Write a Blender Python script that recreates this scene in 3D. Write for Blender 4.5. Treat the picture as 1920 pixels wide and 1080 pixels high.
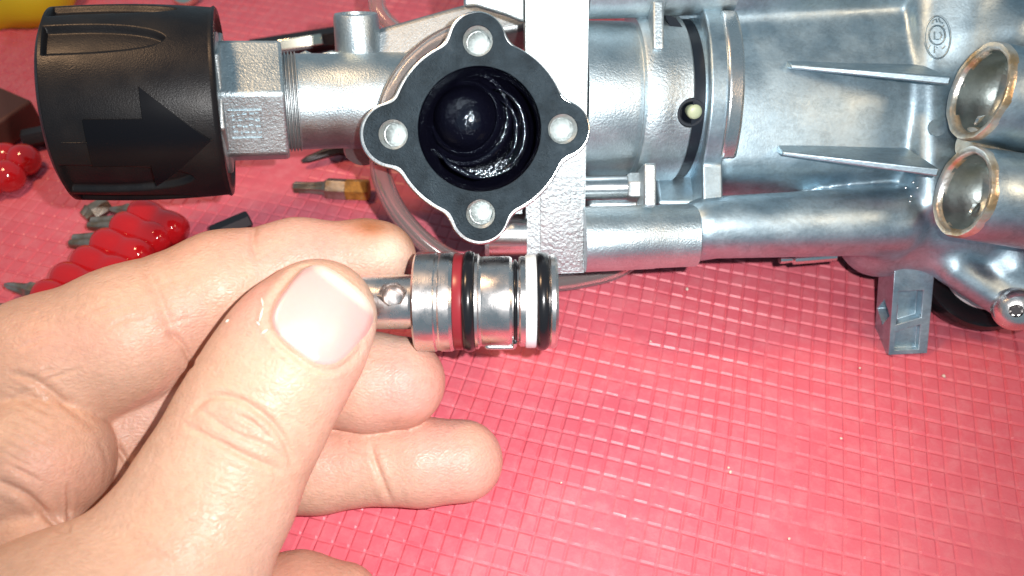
import bpy, bmesh, math, random
import numpy as np
from mathutils import Vector, Matrix
from mathutils.bvhtree import BVHTree

random.seed(4); rng = np.random.default_rng(4)
R = math.radians
scene = bpy.context.scene
for o in list(bpy.data.objects): bpy.data.objects.remove(o)
C = scene.collection
scene.unit_settings.system = 'METRIC'
scene.unit_settings.scale_length = 0.009            # one unit is about 9 mm

# ---------------------------------------------------------------- frames
# Everything is modelled in a frame whose z axis points at the camera; TILT turns that frame so the table top is level at z = 0.
CAMZ = 15.0
T_SLOPE = 0.825
NZ = 1 / math.hypot(1, T_SLOPE); NY = T_SLOPE * NZ       # table normal (0, NY, NZ)
TAB_N = Vector((0, NY, NZ)); TAB_EX = Vector((1, 0, 0)); TAB_EY = Vector((0, NZ, -NY))
TAB_P = Vector((0, 0, CAMZ - 18.5))
ROT = Matrix((TAB_EX, TAB_EY, TAB_N))                    # rows: the view frame's vectors to world axes
TILT = ROT.to_4x4() @ Matrix.Translation(-TAB_P)

# ---------------------------------------------------------------- camera, light, exposure
cam_d = bpy.data.cameras.new('camera'); cam = bpy.data.objects.new('camera', cam_d); C.objects.link(cam)
cam_d.lens = 36 * 1500 / 1920; cam_d.sensor_width = 36; cam_d.clip_start = 0.1; cam_d.clip_end = 500
cam.matrix_world = TILT @ Matrix.Translation((0, 0, CAMZ))
cam_d.dof.use_dof = True; cam_d.dof.focus_distance = 14.6; cam_d.dof.aperture_fstop = 0.0281 / 0.13
scene.camera = cam

world = bpy.data.worlds.new('World'); scene.world = world; world.use_nodes = True
bg = world.node_tree.nodes['Background']
bg.inputs[0].default_value = (0.55, 0.79, 0.94, 1); bg.inputs[1].default_value = 0.36

def lamp(name, kind, loc, energy, color, size, aim=None):
    d = bpy.data.lights.new(name, kind); d.energy = energy; d.color = color
    if kind == 'AREA': d.shape = 'DISK'; d.size = size
    else:
        d.shadow_soft_size = size
        if kind == 'SPOT': d.spot_size = R(90); d.spot_blend = 1.0
    o = bpy.data.objects.new(name, d); C.objects.link(o)
    m = Matrix.Translation(loc)
    if aim is not None:
        m = m @ (Vector(aim) - Vector(loc)).to_track_quat('-Z', 'Y').to_matrix().to_4x4()
    o.matrix_world = TILT @ m
    return o
lamp('phone_flash', 'SPOT', (1.5, 0.7, 15.0), 15200, (1.0, 0.98, 0.96), 0.16, (0.1, 0.3, 0))
lamp('room_lamp', 'AREA', (-12, 17, 14), 3300, (1.0, 0.62, 0.34), 5, (0, 0, -3))
lamp('second_room_lamp', 'AREA', (17, 4, 13), 900, (1.0, 0.66, 0.40), 5, (4, 0, -3))
scene.view_settings.view_transform = 'Standard'; scene.view_settings.look = 'None'
scene.view_settings.exposure = 0; scene.view_settings.gamma = 1
scene.cycles.max_bounces = 10; scene.cycles.transmission_bounces = 10; scene.cycles.transparent_max_bounces = 12
scene.cycles.caustics_reflective = False; scene.cycles.caustics_refractive = False
scene.cycles.sample_clamp_indirect = 4

# ---------------------------------------------------------------- coordinates
def P(px, py, z=0.0):                                    # the point at height z that the photograph shows at px, py
    s = (CAMZ - z) / CAMZ / 100
    return Vector(((px - 960) * s, (540 - py) * s, z))
def SC(z): return (CAMZ - z) / CAMZ / 100
def T(px, py, h=0.0):                                    # the point h above the table there
    d = Vector(((px - 960) / 1500, (540 - py) / 1500, -1)); o = Vector((0, 0, CAMZ))
    t = (TAB_N.dot(TAB_P) + h - TAB_N.dot(o)) / TAB_N.dot(d)
    return o + d * t
def V(*a): return Vector(a)

# ---------------------------------------------------------------- objects
ORG = {}
TOPS = []
def thing(name, label, cat, loc, group=None):
    o = bpy.data.objects.new(name, None); C.objects.link(o); o.empty_display_size = 0.3
    o.location = loc; ORG[o.name] = Vector(loc); TOPS.append(o)
    o['label'] = label; o['category'] = cat
    if group: o['group'] = group
    return o
def tag(o, label, cat, group=None):
    o['label'] = label; o['category'] = cat
    if group: o['group'] = group
    return o
def link_mesh(name, me, mat, parent=None, sharp=35, recentre=True, label=None):
    if recentre and len(me.vertices):
        co = np.empty(len(me.vertices) * 3, np.float32); me.vertices.foreach_get('co', co); co = co.reshape(-1, 3)
        c = (co.min(0) + co.max(0)) / 2
        me.vertices.foreach_set('co', (co - c).ravel()); me.update()
        c = Vector([float(t) for t in c])
    else: c = Vector((0, 0, 0))
    o = bpy.data.objects.new(name, me); C.objects.link(o)
    ORG[o.name] = c
    if mat is not None: me.materials.clear(); me.materials.append(mat)
    if parent is not None:
        o.parent = parent; o.location = c - ORG[parent.name]
    else:
        o.location = c; TOPS.append(o)
    if sharp is not None:
        me.polygons.foreach_set('use_smooth', np.ones(len(me.polygons), bool))
        if sharp < 180: me.set_sharp_from_angle(angle=R(sharp))
    if label: o['label'] = label
    return o
def mk(name, vf, mat, parent=None, sharp=35, bevel=0, label=None, recalc=True):
    v, f = vf
    me = bpy.data.meshes.new(name)
    me.from_pydata([tuple(p) for p in v], [], f); me.update()
    if recalc:
        b = bmesh.new(); b.from_mesh(me); bmesh.ops.recalc_face_normals(b, faces=b.faces); b.to_mesh(me); b.free()
    o = link_mesh(name, me, mat, parent, sharp, label=label)
    if bevel:
        m = o.modifiers.new('bevel', 'BEVEL'); m.width = bevel; m.segments = 3; m.limit_method = 'ANGLE'; m.angle_limit = R(30)
        m.harden_normals = False
    return o
def frame(axis, up=(0, 1, 0)):
    w = Vector(axis).normalized(); u = Vector(up) - w * Vector(up).dot(w); u.normalize(); v = w.cross(u)
    return u, v, w
def lathe(prof, o, axis, n=64, rf=None, up=(0, 1, 0), caps=True):
    u, v, w = frame(axis, up); o = Vector(o); vs = []; fs = []
    for (a, r) in prof:
        for k in range(n):
            t = 2 * math.pi * k / n
            rr = r if rf is None else rf(a, t, r)
            vs.append(o + w * a + (u * math.cos(t) + v * math.sin(t)) * rr)
    for i in range(len(prof) - 1):
        for k in range(n):
            k2 = (k + 1) % n
            fs.append((i * n + k, i * n + k2, (i + 1) * n + k2, (i + 1) * n + k))
    if caps:
        if prof[0][1] > 1e-5: fs.append(tuple(range(n))[::-1])
        if prof[-1][1] > 1e-5: fs.append(tuple((len(prof) - 1) * n + k for k in range(n)))
    return vs, fs
def join(*parts):
    vs = []; fs = []
    for v, f in parts:
        b = len(vs); vs += list(v); fs += [tuple(i + b for i in q) for q in f]
    return vs, fs
def prism(poly, o, u, v, w, h0, h1):                     # polygon in the u, v plane, extruded along w
    o = Vector(o); u = Vector(u); v = Vector(v); w = Vector(w); n = len(poly)
    vs = [o + u * a + v * b + w * h0 for a, b in poly] + [o + u * a + v * b + w * h1 for a, b in poly]
    fs = [tuple(range(n))[::-1], tuple(range(n, 2 * n))] + [(i, (i + 1) % n, n + (i + 1) % n, n + i) for i in range(n)]
    return vs, fs
def box(c, sx, sy, sz, u=(1, 0, 0), v=(0, 1, 0), w=(0, 0, 1)):
    return prism([(-sx / 2, -sy / 2), (sx / 2, -sy / 2), (sx / 2, sy / 2), (-sx / 2, sy / 2)], c, u, v, w, -sz / 2, sz / 2)
def spline(pts, m=8):
    pts = [np.array(p, float) for p in pts]; out = []
    for i in range(len(pts) - 1):
        p0 = pts[max(i - 1, 0)]; p1 = pts[i]; p2 = pts[i + 1]; p3 = pts[min(i + 2, len(pts) - 1)]
        for k in range(m):
            t = k / m
            out.append(0.5 * (2 * p1 + (p2 - p0) * t + (2 * p0 - 5 * p1 + 4 * p2 - p3) * t * t + (3 * p1 - p0 - 3 * p2 + p3) * t ** 3))
    out.append(pts[-1]); return out
def tube(path, r, n=20, caps=True):
    path = [Vector([float(c) for c in p[:3]]) for p in path]; vs = []; fs = []
    rs = r if hasattr(r, '__len__') else [r] * len(path)
    t0 = (path[1] - path[0]).normalized(); u = t0.orthogonal().normalized()
    for i, p in enumerate(path):
        t = (path[min(i + 1, len(path) - 1)] - path[max(i - 1, 0)]).normalized()
        u = (u - t * u.dot(t)).normalized(); v = t.cross(u)
        for k in range(n):
            a = 2 * math.pi * k / n; vs.append(p + (u * math.cos(a) + v * math.sin(a)) * rs[i])
    for i in range(len(path) - 1):
        for k in range(n):
            k2 = (k + 1) % n; fs.append((i * n + k, i * n + k2, (i + 1) * n + k2, (i + 1) * n + k))
    if caps:
        fs.append(tuple(range(n))[::-1]); fs.append(tuple((len(path) - 1) * n + k for k in range(n)))
    return vs, fs
def evaluated(o):
    dg = bpy.context.evaluated_depsgraph_get(); dg.update()
    return bpy.data.meshes.new_from_object(o.evaluated_get(dg), depsgraph=dg)
def plate(name, loops, thick, bevel, o, u, v, w, mat, parent, sharp=40, top=0.0):
    """flat plate with holes: 2-D loops (first outer), top face at w = top"""
    cu = bpy.data.curves.new(name, 'CURVE'); cu.dimensions = '2D'; cu.fill_mode = 'BOTH'
    cu.extrude = thick / 2 - bevel; cu.bevel_depth = bevel; cu.bevel_resolution = 2; cu.offset = -bevel
    for lp in loops:
        s = cu.splines.new('POLY'); s.points.add(len(lp) - 1)
        for i, q in enumerate(lp): s.points[i].co = (q[0], q[1], 0, 1)
        s.use_cyclic_u = True
    ob = bpy.data.objects.new(name, cu); C.objects.link(ob)
    me = evaluated(ob); bpy.data.objects.remove(ob); bpy.data.curves.remove(cu)
    u = Vector(u); v = Vector(v); w = Vector(w)
    M = Matrix((u, v, w)).transposed().to_4x4(); M.translation = Vector(o) + w * (top - thick / 2)
    me.transform(M); me.name = name
    return link_mesh(name, me, mat, parent, sharp)
def subtract(o, cutters):
    """cut the shapes out of mesh object o (at creation, before any copy)"""
    tmp = []
    for vf in cutters:
        v, f = vf; me = bpy.data.meshes.new('cut'); off = ORG[o.name]
        me.from_pydata([tuple(Vector(p) - off) for p in v], [], f)
        b = bmesh.new(); b.from_mesh(me); bmesh.ops.recalc_face_normals(b, faces=b.faces); b.to_mesh(me); b.free()
        c = bpy.data.objects.new('cut', me); C.objects.link(c); tmp.append(c)
        c.matrix_world = Matrix.Translation(o.location if o.parent is None else o.location + ORG[o.parent.name])
        m = o.modifiers.new('cut', 'BOOLEAN'); m.operation = 'DIFFERENCE'; m.object = c; m.solver = 'EXACT'
    me = evaluated(o); old = o.data; o.modifiers.clear(); o.data = me
    for c in tmp: bpy.data.objects.remove(c)
    bpy.data.meshes.remove(old)
    me.polygons.foreach_set('use_smooth', np.ones(len(me.polygons), bool)); me.set_sharp_from_angle(angle=R(35))

# ---------------------------------------------------------------- signed distance modelling
class Field:
    def __init__(s, lo, hi, h):
        s.lo = np.array(lo, float); s.h = h
        s.n = np.ceil((np.array(hi) - s.lo) / h).astype(int) + 1
        s.ax = [(s.lo[i] + h * np.arange(s.n[i])).astype(np.float32) for i in range(3)]
        s.d = np.full(s.n, 9.0, np.float32)
    def region(s, lo, hi):
        a = np.clip(np.floor((np.array(lo) - s.lo) / s.h).astype(int), 0, s.n); b = np.clip(np.ceil((np.array(hi) - s.lo) / s.h).astype(int) + 1, 0, s.n)
        return tuple(slice(a[i], b[i]) for i in range(3))
    def grid(s, sl): return s.ax[0][sl[0]][:, None, None], s.ax[1][sl[1]][None, :, None], s.ax[2][sl[2]][None, None, :]
    def blend(s, sl, d, k, cut=False):
        a = s.d[sl]
        if a.size == 0: return
        if cut:
            d = -d; hh = np.clip(k - np.abs(a - d), 0, None) / k; s.d[sl] = np.maximum(a, d) + hh * hh * k * 0.25
        else:
            hh = np.clip(k - np.abs(a - d), 0, None) / k; s.d[sl] = np.minimum(a, d) - hh * hh * k * 0.25
    def cone(s, a, b, ra, rb, k=0.1, zs=1.0, zc=0.0, cut=False):
        a = np.array(a, float); b = np.array(b, float); m = max(ra, rb) + k + 0.25
        sl = s.region(np.minimum(a, b) - m, np.maximum(a, b) + m); x, y, z = s.grid(sl)
        if zs != 1.0:
            z = zc + (z - zc) / zs; a = a.copy(); b = b.copy(); a[2] = zc + (a[2] - zc) / zs; b[2] = zc + (b[2] - zc) / zs
        ba = b - a; px, py, pz = x - a[0], y - a[1], z - a[2]
        t = np.clip((px * ba[0] + py * ba[1] + pz * ba[2]) / max(ba.dot(ba), 1e-9), 0, 1)
        d = np.sqrt((px - ba[0] * t) ** 2 + (py - ba[1] * t) ** 2 + (pz - ba[2] * t) ** 2) - (ra + (rb - ra) * t)
        s.blend(sl, d.astype(np.float32), k, cut)
    def rbox(s, c, half, r, k=0.1, rot=None, cut=False):
        c = np.array(c, float); half = np.array(half, float); m = np.linalg.norm(half) + k + 0.3
        sl = s.region(c - m, c + m); x, y, z = s.grid(sl); x, y, z = x - c[0], y - c[1], z - c[2]
        if rot is not None:
            q = [rot[0][0] * x + rot[0][1] * y + rot[0][2] * z, rot[1][0] * x + rot[1][1] * y + rot[1][2] * z, rot[2][0] * x + rot[2][1] * y + rot[2][2] * z]
        else: q = [x, y, z]
        q = [np.abs(q[i]) - (half[i] - r) for i in range(3)]
        d = np.sqrt(np.maximum(q[0], 0) ** 2 + np.maximum(q[1], 0) ** 2 + np.maximum(q[2], 0) ** 2) + np.minimum(np.maximum(np.maximum(q[0], q[1]), q[2]), 0) - r
        s.blend(sl, d.astype(np.float32), k, cut)
    def cyl(s, a, b, r, rnd=0.1, k=0.1, cut=False):
        a = np.array(a, float); b = np.array(b, float); m = r + k + 0.3
        sl = s.region(np.minimum(a, b) - m, np.maximum(a, b) + m); x, y, z = s.grid(sl)
        L = np.linalg.norm(b - a); w = (b - a) / L; px, py, pz = x - a[0], y - a[1], z - a[2]
        t = px * w[0] + py * w[1] + pz * w[2]
        rad = np.sqrt(np.maximum(px * px + py * py + pz * pz - t * t, 0))
        q0 = rad - (r - rnd); q1 = np.abs(t - L / 2) - (L / 2 - rnd)
        d = np.sqrt(np.maximum(q0, 0) ** 2 + np.maximum(q1, 0) ** 2) + np.minimum(np.maximum(q0, q1), 0) - rnd
        s.blend(sl, d.astype(np.float32), k, cut)
    def mesh(s, name):                                   # surface nets
        d = s.d; neg = d < 0; n = s.n
        cells = np.zeros(n - 1, np.int8)
        for i in (0, 1):
            for j in (0, 1):
                for k in (0, 1): cells += neg[i:n[0] - 1 + i, j:n[1] - 1 + j, k:n[2] - 1 + k]
        act = np.argwhere((cells > 0) & (cells < 8))
        idx = np.full(n - 1, -1, np.int32); idx[tuple(act.T)] = np.arange(len(act))
        acc = np.zeros((len(act), 3)); cnt = np.zeros(len(act))
        corner = [(i, j, k) for i in (0, 1) for j in (0, 1) for k in (0, 1)]
        for e0 in corner:
            for axn in range(3):
                if e0[axn]: continue
                e1 = list(e0); e1[axn] = 1
                p0 = act + np.array(e0); p1 = act + np.array(e1)
                d0 = d[tuple(p0.T)]; d1 = d[tuple(p1.T)]; m = (d0 < 0) != (d1 < 0)
                t = np.where(m, d0 / np.where(m, d0 - d1, 1), 0)
                p = p0 + t[:, None] * (p1 - p0); acc[m] += p[m]; cnt[m] += 1
        v = acc / cnt[:, None] * s.h + s.lo
        faces = []
        for axn in range(3):
            o1, o2 = (axn + 1) % 3, (axn + 2) % 3
            sa = [slice(None)] * 3; sb = [slice(None)] * 3; sa[axn] = slice(0, n[axn] - 1); sb[axn] = slice(1, n[axn])
            a = neg[tuple(sa)]; b = neg[tuple(sb)]; e = np.argwhere(a != b)
            e = e[(e[:, o1] > 0) & (e[:, o2] > 0) & (e[:, o1] < n[o1] - 1) & (e[:, o2] < n[o2] - 1)]
            fl = a[tuple(e.T)]
            def c(q1, q2):
                t = e.copy(); t[:, o1] -= q1; t[:, o2] -= q2; return idx[tuple(t.T)]
            q = np.stack([c(1, 1), c(0, 1), c(0, 0), c(1, 0)], 1)
            q[~fl] = q[~fl][:, ::-1]; faces.append(q)
        f = np.concatenate(faces)
        me = bpy.data.meshes.new(name); me.vertices.add(len(v)); me.vertices.foreach_set('co', v.astype(np.float32).ravel())
        me.loops.add(f.size); me.loops.foreach_set('vertex_index', f.astype(np.int32).ravel())
        me.polygons.add(len(f)); me.polygons.foreach_set('loop_start', np.arange(0, f.size, 4, dtype=np.int32))
        me.update(calc_edges=True); me.validate()
        return me
def relax(me, it=3, lam=0.5):
    nv = len(me.vertices); e = np.empty(len(me.edges) * 2, np.int32); me.edges.foreach_get('vertices', e); e = e.reshape(-1, 2)
    co = np.empty(nv * 3, np.float32); me.vertices.foreach_get('co', co); co = co.reshape(-1, 3).astype(float)
    deg = np.bincount(e.ravel(), minlength=nv).astype(float)
    for i in range(it * 2):
        acc = np.zeros_like(co)
        for c in range(3):
            acc[:, c] = np.bincount(e[:, 0], co[e[:, 1], c], nv) + np.bincount(e[:, 1], co[e[:, 0], c], nv)
        co += (lam if i % 2 == 0 else -lam * 1.02) * (acc / np.maximum(deg, 1)[:, None] - co)
    me.vertices.foreach_set('co', co.astype(np.float32).ravel()); me.update()

# ---------------------------------------------------------------- materials
def material(name, base, rough, metal=0.0, **k):
    m = bpy.data.materials.new(name); m.use_nodes = True; nt = m.node_tree; b = nt.nodes['Principled BSDF']
    b.inputs['Base Color'].default_value = (*base, 1); b.inputs['Roughness'].default_value = rough; b.inputs['Metallic'].default_value = metal
    for kk, vv in k.items(): b.inputs[kk].default_value = vv
    m['b'] = 0
    return m
class N:
    def __init__(s, m): s.m = m; s.nt = m.node_tree; s.b = s.nt.nodes['Principled BSDF']; s.tc = s.nt.nodes.new('ShaderNodeTexCoord'); s.last = None
    def new(s, t, **k):
        n = s.nt.nodes.new(t)
        for a, v in k.items(): setattr(n, a, v)
        return n
    def link(s, a, b): s.nt.links.new(a, b)
    def noise(s, scale, detail=4, rough=0.55, stretch=None, dist=0.0):
        n = s.new('ShaderNodeTexNoise'); n.inputs['Scale'].default_value = scale; n.inputs['Detail'].default_value = detail; n.inputs['Roughness'].default_value = rough
        n.inputs['Distortion'].default_value = dist
        if stretch:
            mp = s.new('ShaderNodeMapping'); mp.inputs['Scale'].default_value = stretch; s.link(s.tc.outputs['Object'], mp.inputs[0]); s.link(mp.outputs[0], n.inputs['Vector'])
        else: s.link(s.tc.outputs['Object'], n.inputs['Vector'])
        return n.outputs['Fac']
    def ramp(s, fac, stops):
        r = s.new('ShaderNodeValToRGB'); e = r.color_ramp.elements
        while len(e) > 1: e.remove(e[0])
        e[0].position = stops[0][0]; e[0].color = (*stops[0][1], 1) if hasattr(stops[0][1], '__len__') else (stops[0][1],) * 3 + (1,)
        for p, c in stops[1:]:
            x = e.new(p); x.color = (*c, 1) if hasattr(c, '__len__') else (c, c, c, 1)
        s.link(fac, r.inputs[0]); return r.outputs[0]
    def mix(s, f, a, b, mode='MIX'):
        n = s.new('ShaderNodeMix', data_type='RGBA', blend_type=mode)
        for i, x in ((0, f), (6, a), (7, b)):
            if hasattr(x, 'links') or hasattr(x, 'is_linked'): s.link(x, n.inputs[i])
            else: n.inputs[i].default_value = x if i == 0 else (*x, 1)
        return n.outputs[2]
    def bump(s, h, strength, dist=0.02):
        n = s.new('ShaderNodeBump'); n.inputs['Strength'].default_value = strength; n.inputs['Distance'].default_value = dist
        s.link(h, n.inputs['Height'])
        if s.last is not None: s.link(s.last, n.inputs['Normal'])
        s.last = n.outputs[0]; s.link(s.last, s.b.inputs['Normal']); return n
    def base(s, c): s.link(c, s.b.inputs['Base Color'])
    def rough(s, c): s.link(c, s.b.inputs['Roughness'])

def cast_metal(name, c0, c1, r0, r1, grain, gs, blotch=0.6, wavy=0.08, stain=0.0):
    m = material(name, c0, r0, 1.0); n = N(m)
    f = n.noise(blotch, 6, 0.62); col = n.ramp(f, [(0.3, c1), (0.62, c0)])
    fine = n.noise(gs * 0.6, 3, 0.6); col = n.mix(0.22, col, n.ramp(fine, [(0.3, 0.25), (0.7, 0.95)]), 'MULTIPLY'); n.base(col)
    if stain:
        st = n.ramp(n.noise(2.4, 9, 0.72, (0.8, 1.3, 1.0), 0.6), [(0.50, 1.0), (0.56, 0.72), (0.60, 0.95), (0.66, 0.6)]); col = n.mix(stain, col, st, 'MULTIPLY'); n.base(col)
    n.rough(n.ramp(n.noise(blotch * 2.2, 5), [(0.3, r0), (0.7, r1)]))
    n.bump(n.noise(gs, 3, 0.6), grain, 0.03); n.bump(n.noise(1.8, 3), wavy, 0.1)
    return m
M_CAST = cast_metal('sand_cast_aluminium', (0.64, 0.73, 0.77), (0.50, 0.60, 0.65), 0.36, 0.50, 0.30, 28)
M_ROUGH = cast_metal('coarse_cast_aluminium', (0.62, 0.71, 0.75), (0.48, 0.57, 0.62), 0.40, 0.55, 0.45, 20)
M_PLATE = cast_metal('coarse_plate_aluminium', (0.66, 0.72, 0.74), (0.52, 0.59, 0.62), 0.48, 0.62, 0.85, 14)
M_SMOOTH = cast_metal('smooth_die_cast_aluminium', (0.54, 0.67, 0.74), (0.38, 0.50, 0.58), 0.38, 0.54, 0.12, 22, 0.9, 0.02, 0.55)
M_MACH = cast_metal('machined_aluminium', (0.78, 0.80, 0.80), (0.70, 0.72, 0.74), 0.20, 0.32, 0.06, 40)
M_DULL = cast_metal('dull_cast_aluminium', (0.52, 0.55, 0.56), (0.42, 0.46, 0.48), 0.42, 0.56, 0.30, 26)
M_HOLE = cast_metal('bolt_hole_aluminium', (0.72, 0.76, 0.76), (0.55, 0.60, 0.60), 0.35, 0.5, 0.5, 12, 3.0)
def turned_steel():
    m = material('turned_steel', (0.70, 0.66, 0.64), 0.24, 1.0); n = N(m)
    n.base(n.ramp(n.noise(1.3, 5), [(0.3, (0.62, 0.58, 0.57)), (0.7, (0.80, 0.75, 0.73))]))
    n.bump(n.noise(5, 3, 0.6, (14, 0.6, 0.6)), 0.10, 0.02); n.bump(n.noise(26, 2, 0.5), 0.05, 0.02)
    n.rough(n.ramp(n.noise(3.5, 5), [(0.35, 0.22), (0.7, 0.36)])); return m
M_STEEL = turned_steel()
def rim_metal():
    m = material('scuffed_tube_rim_metal', (0.8, 0.7, 0.5), 0.35, 0.85); n = N(m)
    n.base(n.ramp(n.noise(1.6, 5), [(0.34, (0.52, 0.36, 0.20)), (0.5, (0.80, 0.75, 0.65)), (0.7, (0.84, 0.84, 0.82))]))
    n.bump(n.noise(9, 4), 0.35, 0.04); return m
M_RIM = rim_metal()
def black_plastic():
    m = material('matt_black_plastic', (0.012, 0.012, 0.014), 0.36, 0, **{'Specular IOR Level': 0.27}); n = N(m)
    n.base(n.ramp(n.noise(1.2, 5), [(0.35, (0.005, 0.005, 0.007)), (0.75, (0.014, 0.012, 0.012))]))
    n.bump(n.noise(34, 3, 0.6), 0.25, 0.02); n.rough(n.ramp(n.noise(2.0, 5), [(0.3, 0.30), (0.7, 0.48)])); return m
M_BLACK = black_plastic()
M_BLACK2 = material('smooth_black_plastic', (0.004, 0.004, 0.006), 0.26, 0, **{'Specular IOR Level': 0.2})
def gasket_mat():
    m = material('black_gasket_face', (0.03, 0.035, 0.04), 0.45, 0, **{'Specular IOR Level': 0.28, 'Specular Tint': (0.7, 0.9, 1.0, 1)}); n = N(m)
    n.base(n.ramp(n.noise(1.7, 6, 0.65), [(0.35, (0.007, 0.011, 0.016)), (0.62, (0.022, 0.034, 0.046)), (0.78, (0.05, 0.065, 0.08))]))
    n.bump(n.noise(22, 3, 0.7), 0.6, 0.04); n.rough(n.ramp(n.noise(2.5, 5), [(0.3, 0.34), (0.7, 0.6)])); return m
M_GASK = gasket_mat()
def grease():
    m = material('black_grease', (0.004, 0.004, 0.010), 0.12, 0, **{'IOR': 1.6, 'Specular Tint': (0.75, 0.88, 1, 1)}); n = N(m)
    n.bump(n.noise(3, 2, 0.5), 0.35, 0.06); n.bump(n.noise(15, 2, 0.6), 0.5, 0.03)
    n.rough(n.ramp(n.noise(3, 4), [(0.3, 0.05), (0.7, 0.16)])); return m
M_GREASE = grease()
M_RUBBER = material('black_rubber', (0.008, 0.008, 0.010), 0.22)
M_SEAL = material('dark_blue_black_seal', (0.010, 0.014, 0.022), 0.35)
M_WHITE = material('white_ptfe', (0.82, 0.86, 0.88), 0.35)
M_REDRING = material('dark_red_ring', (0.24, 0.020, 0.028), 0.28)
M_CREAM = material('cream_plastic', (0.42, 0.48, 0.32), 0.4)
M_YELLOW = material('yellow_plastic', (0.62, 0.50, 0.012), 0.5)
M_REDPL = material('glossy_red_plastic', (0.50, 0.008, 0.012), 0.10, 0, **{'Coat Weight': 0.5})
M_BROWN = material('rusty_brown_iron', (0.10, 0.035, 0.025), 0.55, 0.3)
M_DARKST = material('blackened_steel', (0.055, 0.05, 0.055), 0.42, 0.7)
M_CHROME = material('chrome', (0.75, 0.70, 0.58), 0.12, 1.0)
def bit_steel(name, rust):
    m = material(name, (0.32, 0.30, 0.27), 0.4, 0.85); n = N(m)
    n.base(n.ramp(n.noise(2.2, 5), [(0.3, (0.20, 0.13, 0.07) if rust else (0.25, 0.22, 0.19)), (0.62, (0.40, 0.38, 0.35))]))
    n.bump(n.noise(9, 4), 0.25, 0.03); return m
M_BIT = bit_steel('worn_bit_steel', True)
def rust():
    m = material('orange_rust', (0.40, 0.17, 0.03), 0.7, 0.2); n = N(m)
    n.base(n.ramp(n.noise(4, 6, 0.7), [(0.3, (0.16, 0.07, 0.02)), (0.55, (0.46, 0.20, 0.03)), (0.75, (0.42, 0.34, 0.24))]))
    n.bump(n.noise(9, 4), 0.5, 0.04); return m
M_RUST = rust()
M_HOSE = material('clear_hose_pvc', (0.94, 0.86, 0.84), 0.10, 0, IOR=1.30, **{'Transmission Weight': 0.86})
def mat_rubber():
    m = material('red_textured_mat', (0.6, 0.05, 0.08), 0.42); n = N(m)
    c = n.ramp(n.noise(0.35, 6, 0.62), [(0.3, (0.68, 0.118, 0.160)), (0.7, (0.77, 0.155, 0.205))])
    c2 = n.ramp(n.noise(2.6, 6, 0.7), [(0.45, 0.0), (0.9, 0.8)])
    c = n.mix(c2, c, (0.78, 0.26, 0.30)); n.base(c)
    n.rough(n.ramp(n.noise(1.1, 5), [(0.3, 0.34), (0.7, 0.56)])); n.bump(n.noise(14, 4, 0.65), 0.22, 0.03); n.bump(n.noise(1.0, 3), 0.10, 0.2)
    return m
M_MAT = mat_rubber()
def skin():
    m = material('skin', (0.72, 0.44, 0.33), 0.40, 0, **{'Subsurface Weight': 0.30, 'Subsurface Scale': 0.08, 'IOR': 1.4})
    m.node_tree.nodes['Principled BSDF'].inputs['Subsurface Radius'].default_value = (1.0, 0.36, 0.2)
    n = N(m)
    base = n.ramp(n.noise(0.55, 5, 0.6), [(0.3, (0.62, 0.365, 0.26)), (0.7, (0.67, 0.435, 0.325))])
    at = n.new('ShaderNodeAttribute', attribute_name='tint')
    sep = n.new('ShaderNodeSeparateColor'); n.link(at.outputs['Color'], sep.inputs[0])
    c = n.mix(sep.outputs[0], base, (0.74, 0.33, 0.28))       # red flush
    c = n.mix(sep.outputs[1], c, (0.38, 0.13, 0.045))         # brown: index stain, painted shade on the little finger, edge of the middle fingertip
    c = n.mix(sep.outputs[2], c, (0.80, 0.62, 0.50))          # pale pressed skin
    sp = n.ramp(n.noise(7, 4, 0.6), [(0.35, 0.80), (0.6, 1.0)]); c = n.mix(0.5, c, sp, 'MULTIPLY'); n.base(c)
    n.rough(n.ramp(n.noise(2.0, 4), [(0.3, 0.36), (0.7, 0.52)]))
    vo = n.new('ShaderNodeTexVoronoi', feature='DISTANCE_TO_EDGE'); vo.inputs['Scale'].default_value = 9
    mp = n.new('ShaderNodeMapping'); mp.inputs['Scale'].default_value = (1.0, 1.5, 1.2); mp.inputs['Rotation'].default_value = (0, 0, 0.6)
    n.link(n.tc.outputs['Object'], mp.inputs[0]); n.link(mp.outputs[0], vo.inputs['Vector'])
    n.bump(vo.outputs['Distance'], 0.27, 0.05); n.bump(n.noise(20, 3, 0.6), 0.12, 0.03)
    n.bump(n.noise(3.0, 4, 0.6, (1.6, 0.7, 1.0)), 0.18, 0.06)
    wv = n.new('ShaderNodeTexWave'); wv.inputs['Scale'].default_value = 7.0; wv.inputs['Distortion'].default_value = 2.0; wv.inputs['Detail'].default_value = 1.0; wv.inputs['Detail Scale'].default_value = 0.6
    mp2 = n.new('ShaderNodeMapping'); mp2.inputs['Rotation'].default_value = (0, 0, 0.9); n.link(n.tc.outputs['Object'], mp2.inputs[0]); n.link(mp2.outputs[0], wv.inputs['Vector'])
    mu = n.new('ShaderNodeMath', operation='MULTIPLY'); n.link(wv.outputs['Fac'], mu.inputs[0]); n.link(sep.outputs[0], mu.inputs[1])
    n.bump(mu.outputs[0], 0.10, 0.02)
    return m
M_SKIN = skin()
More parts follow.
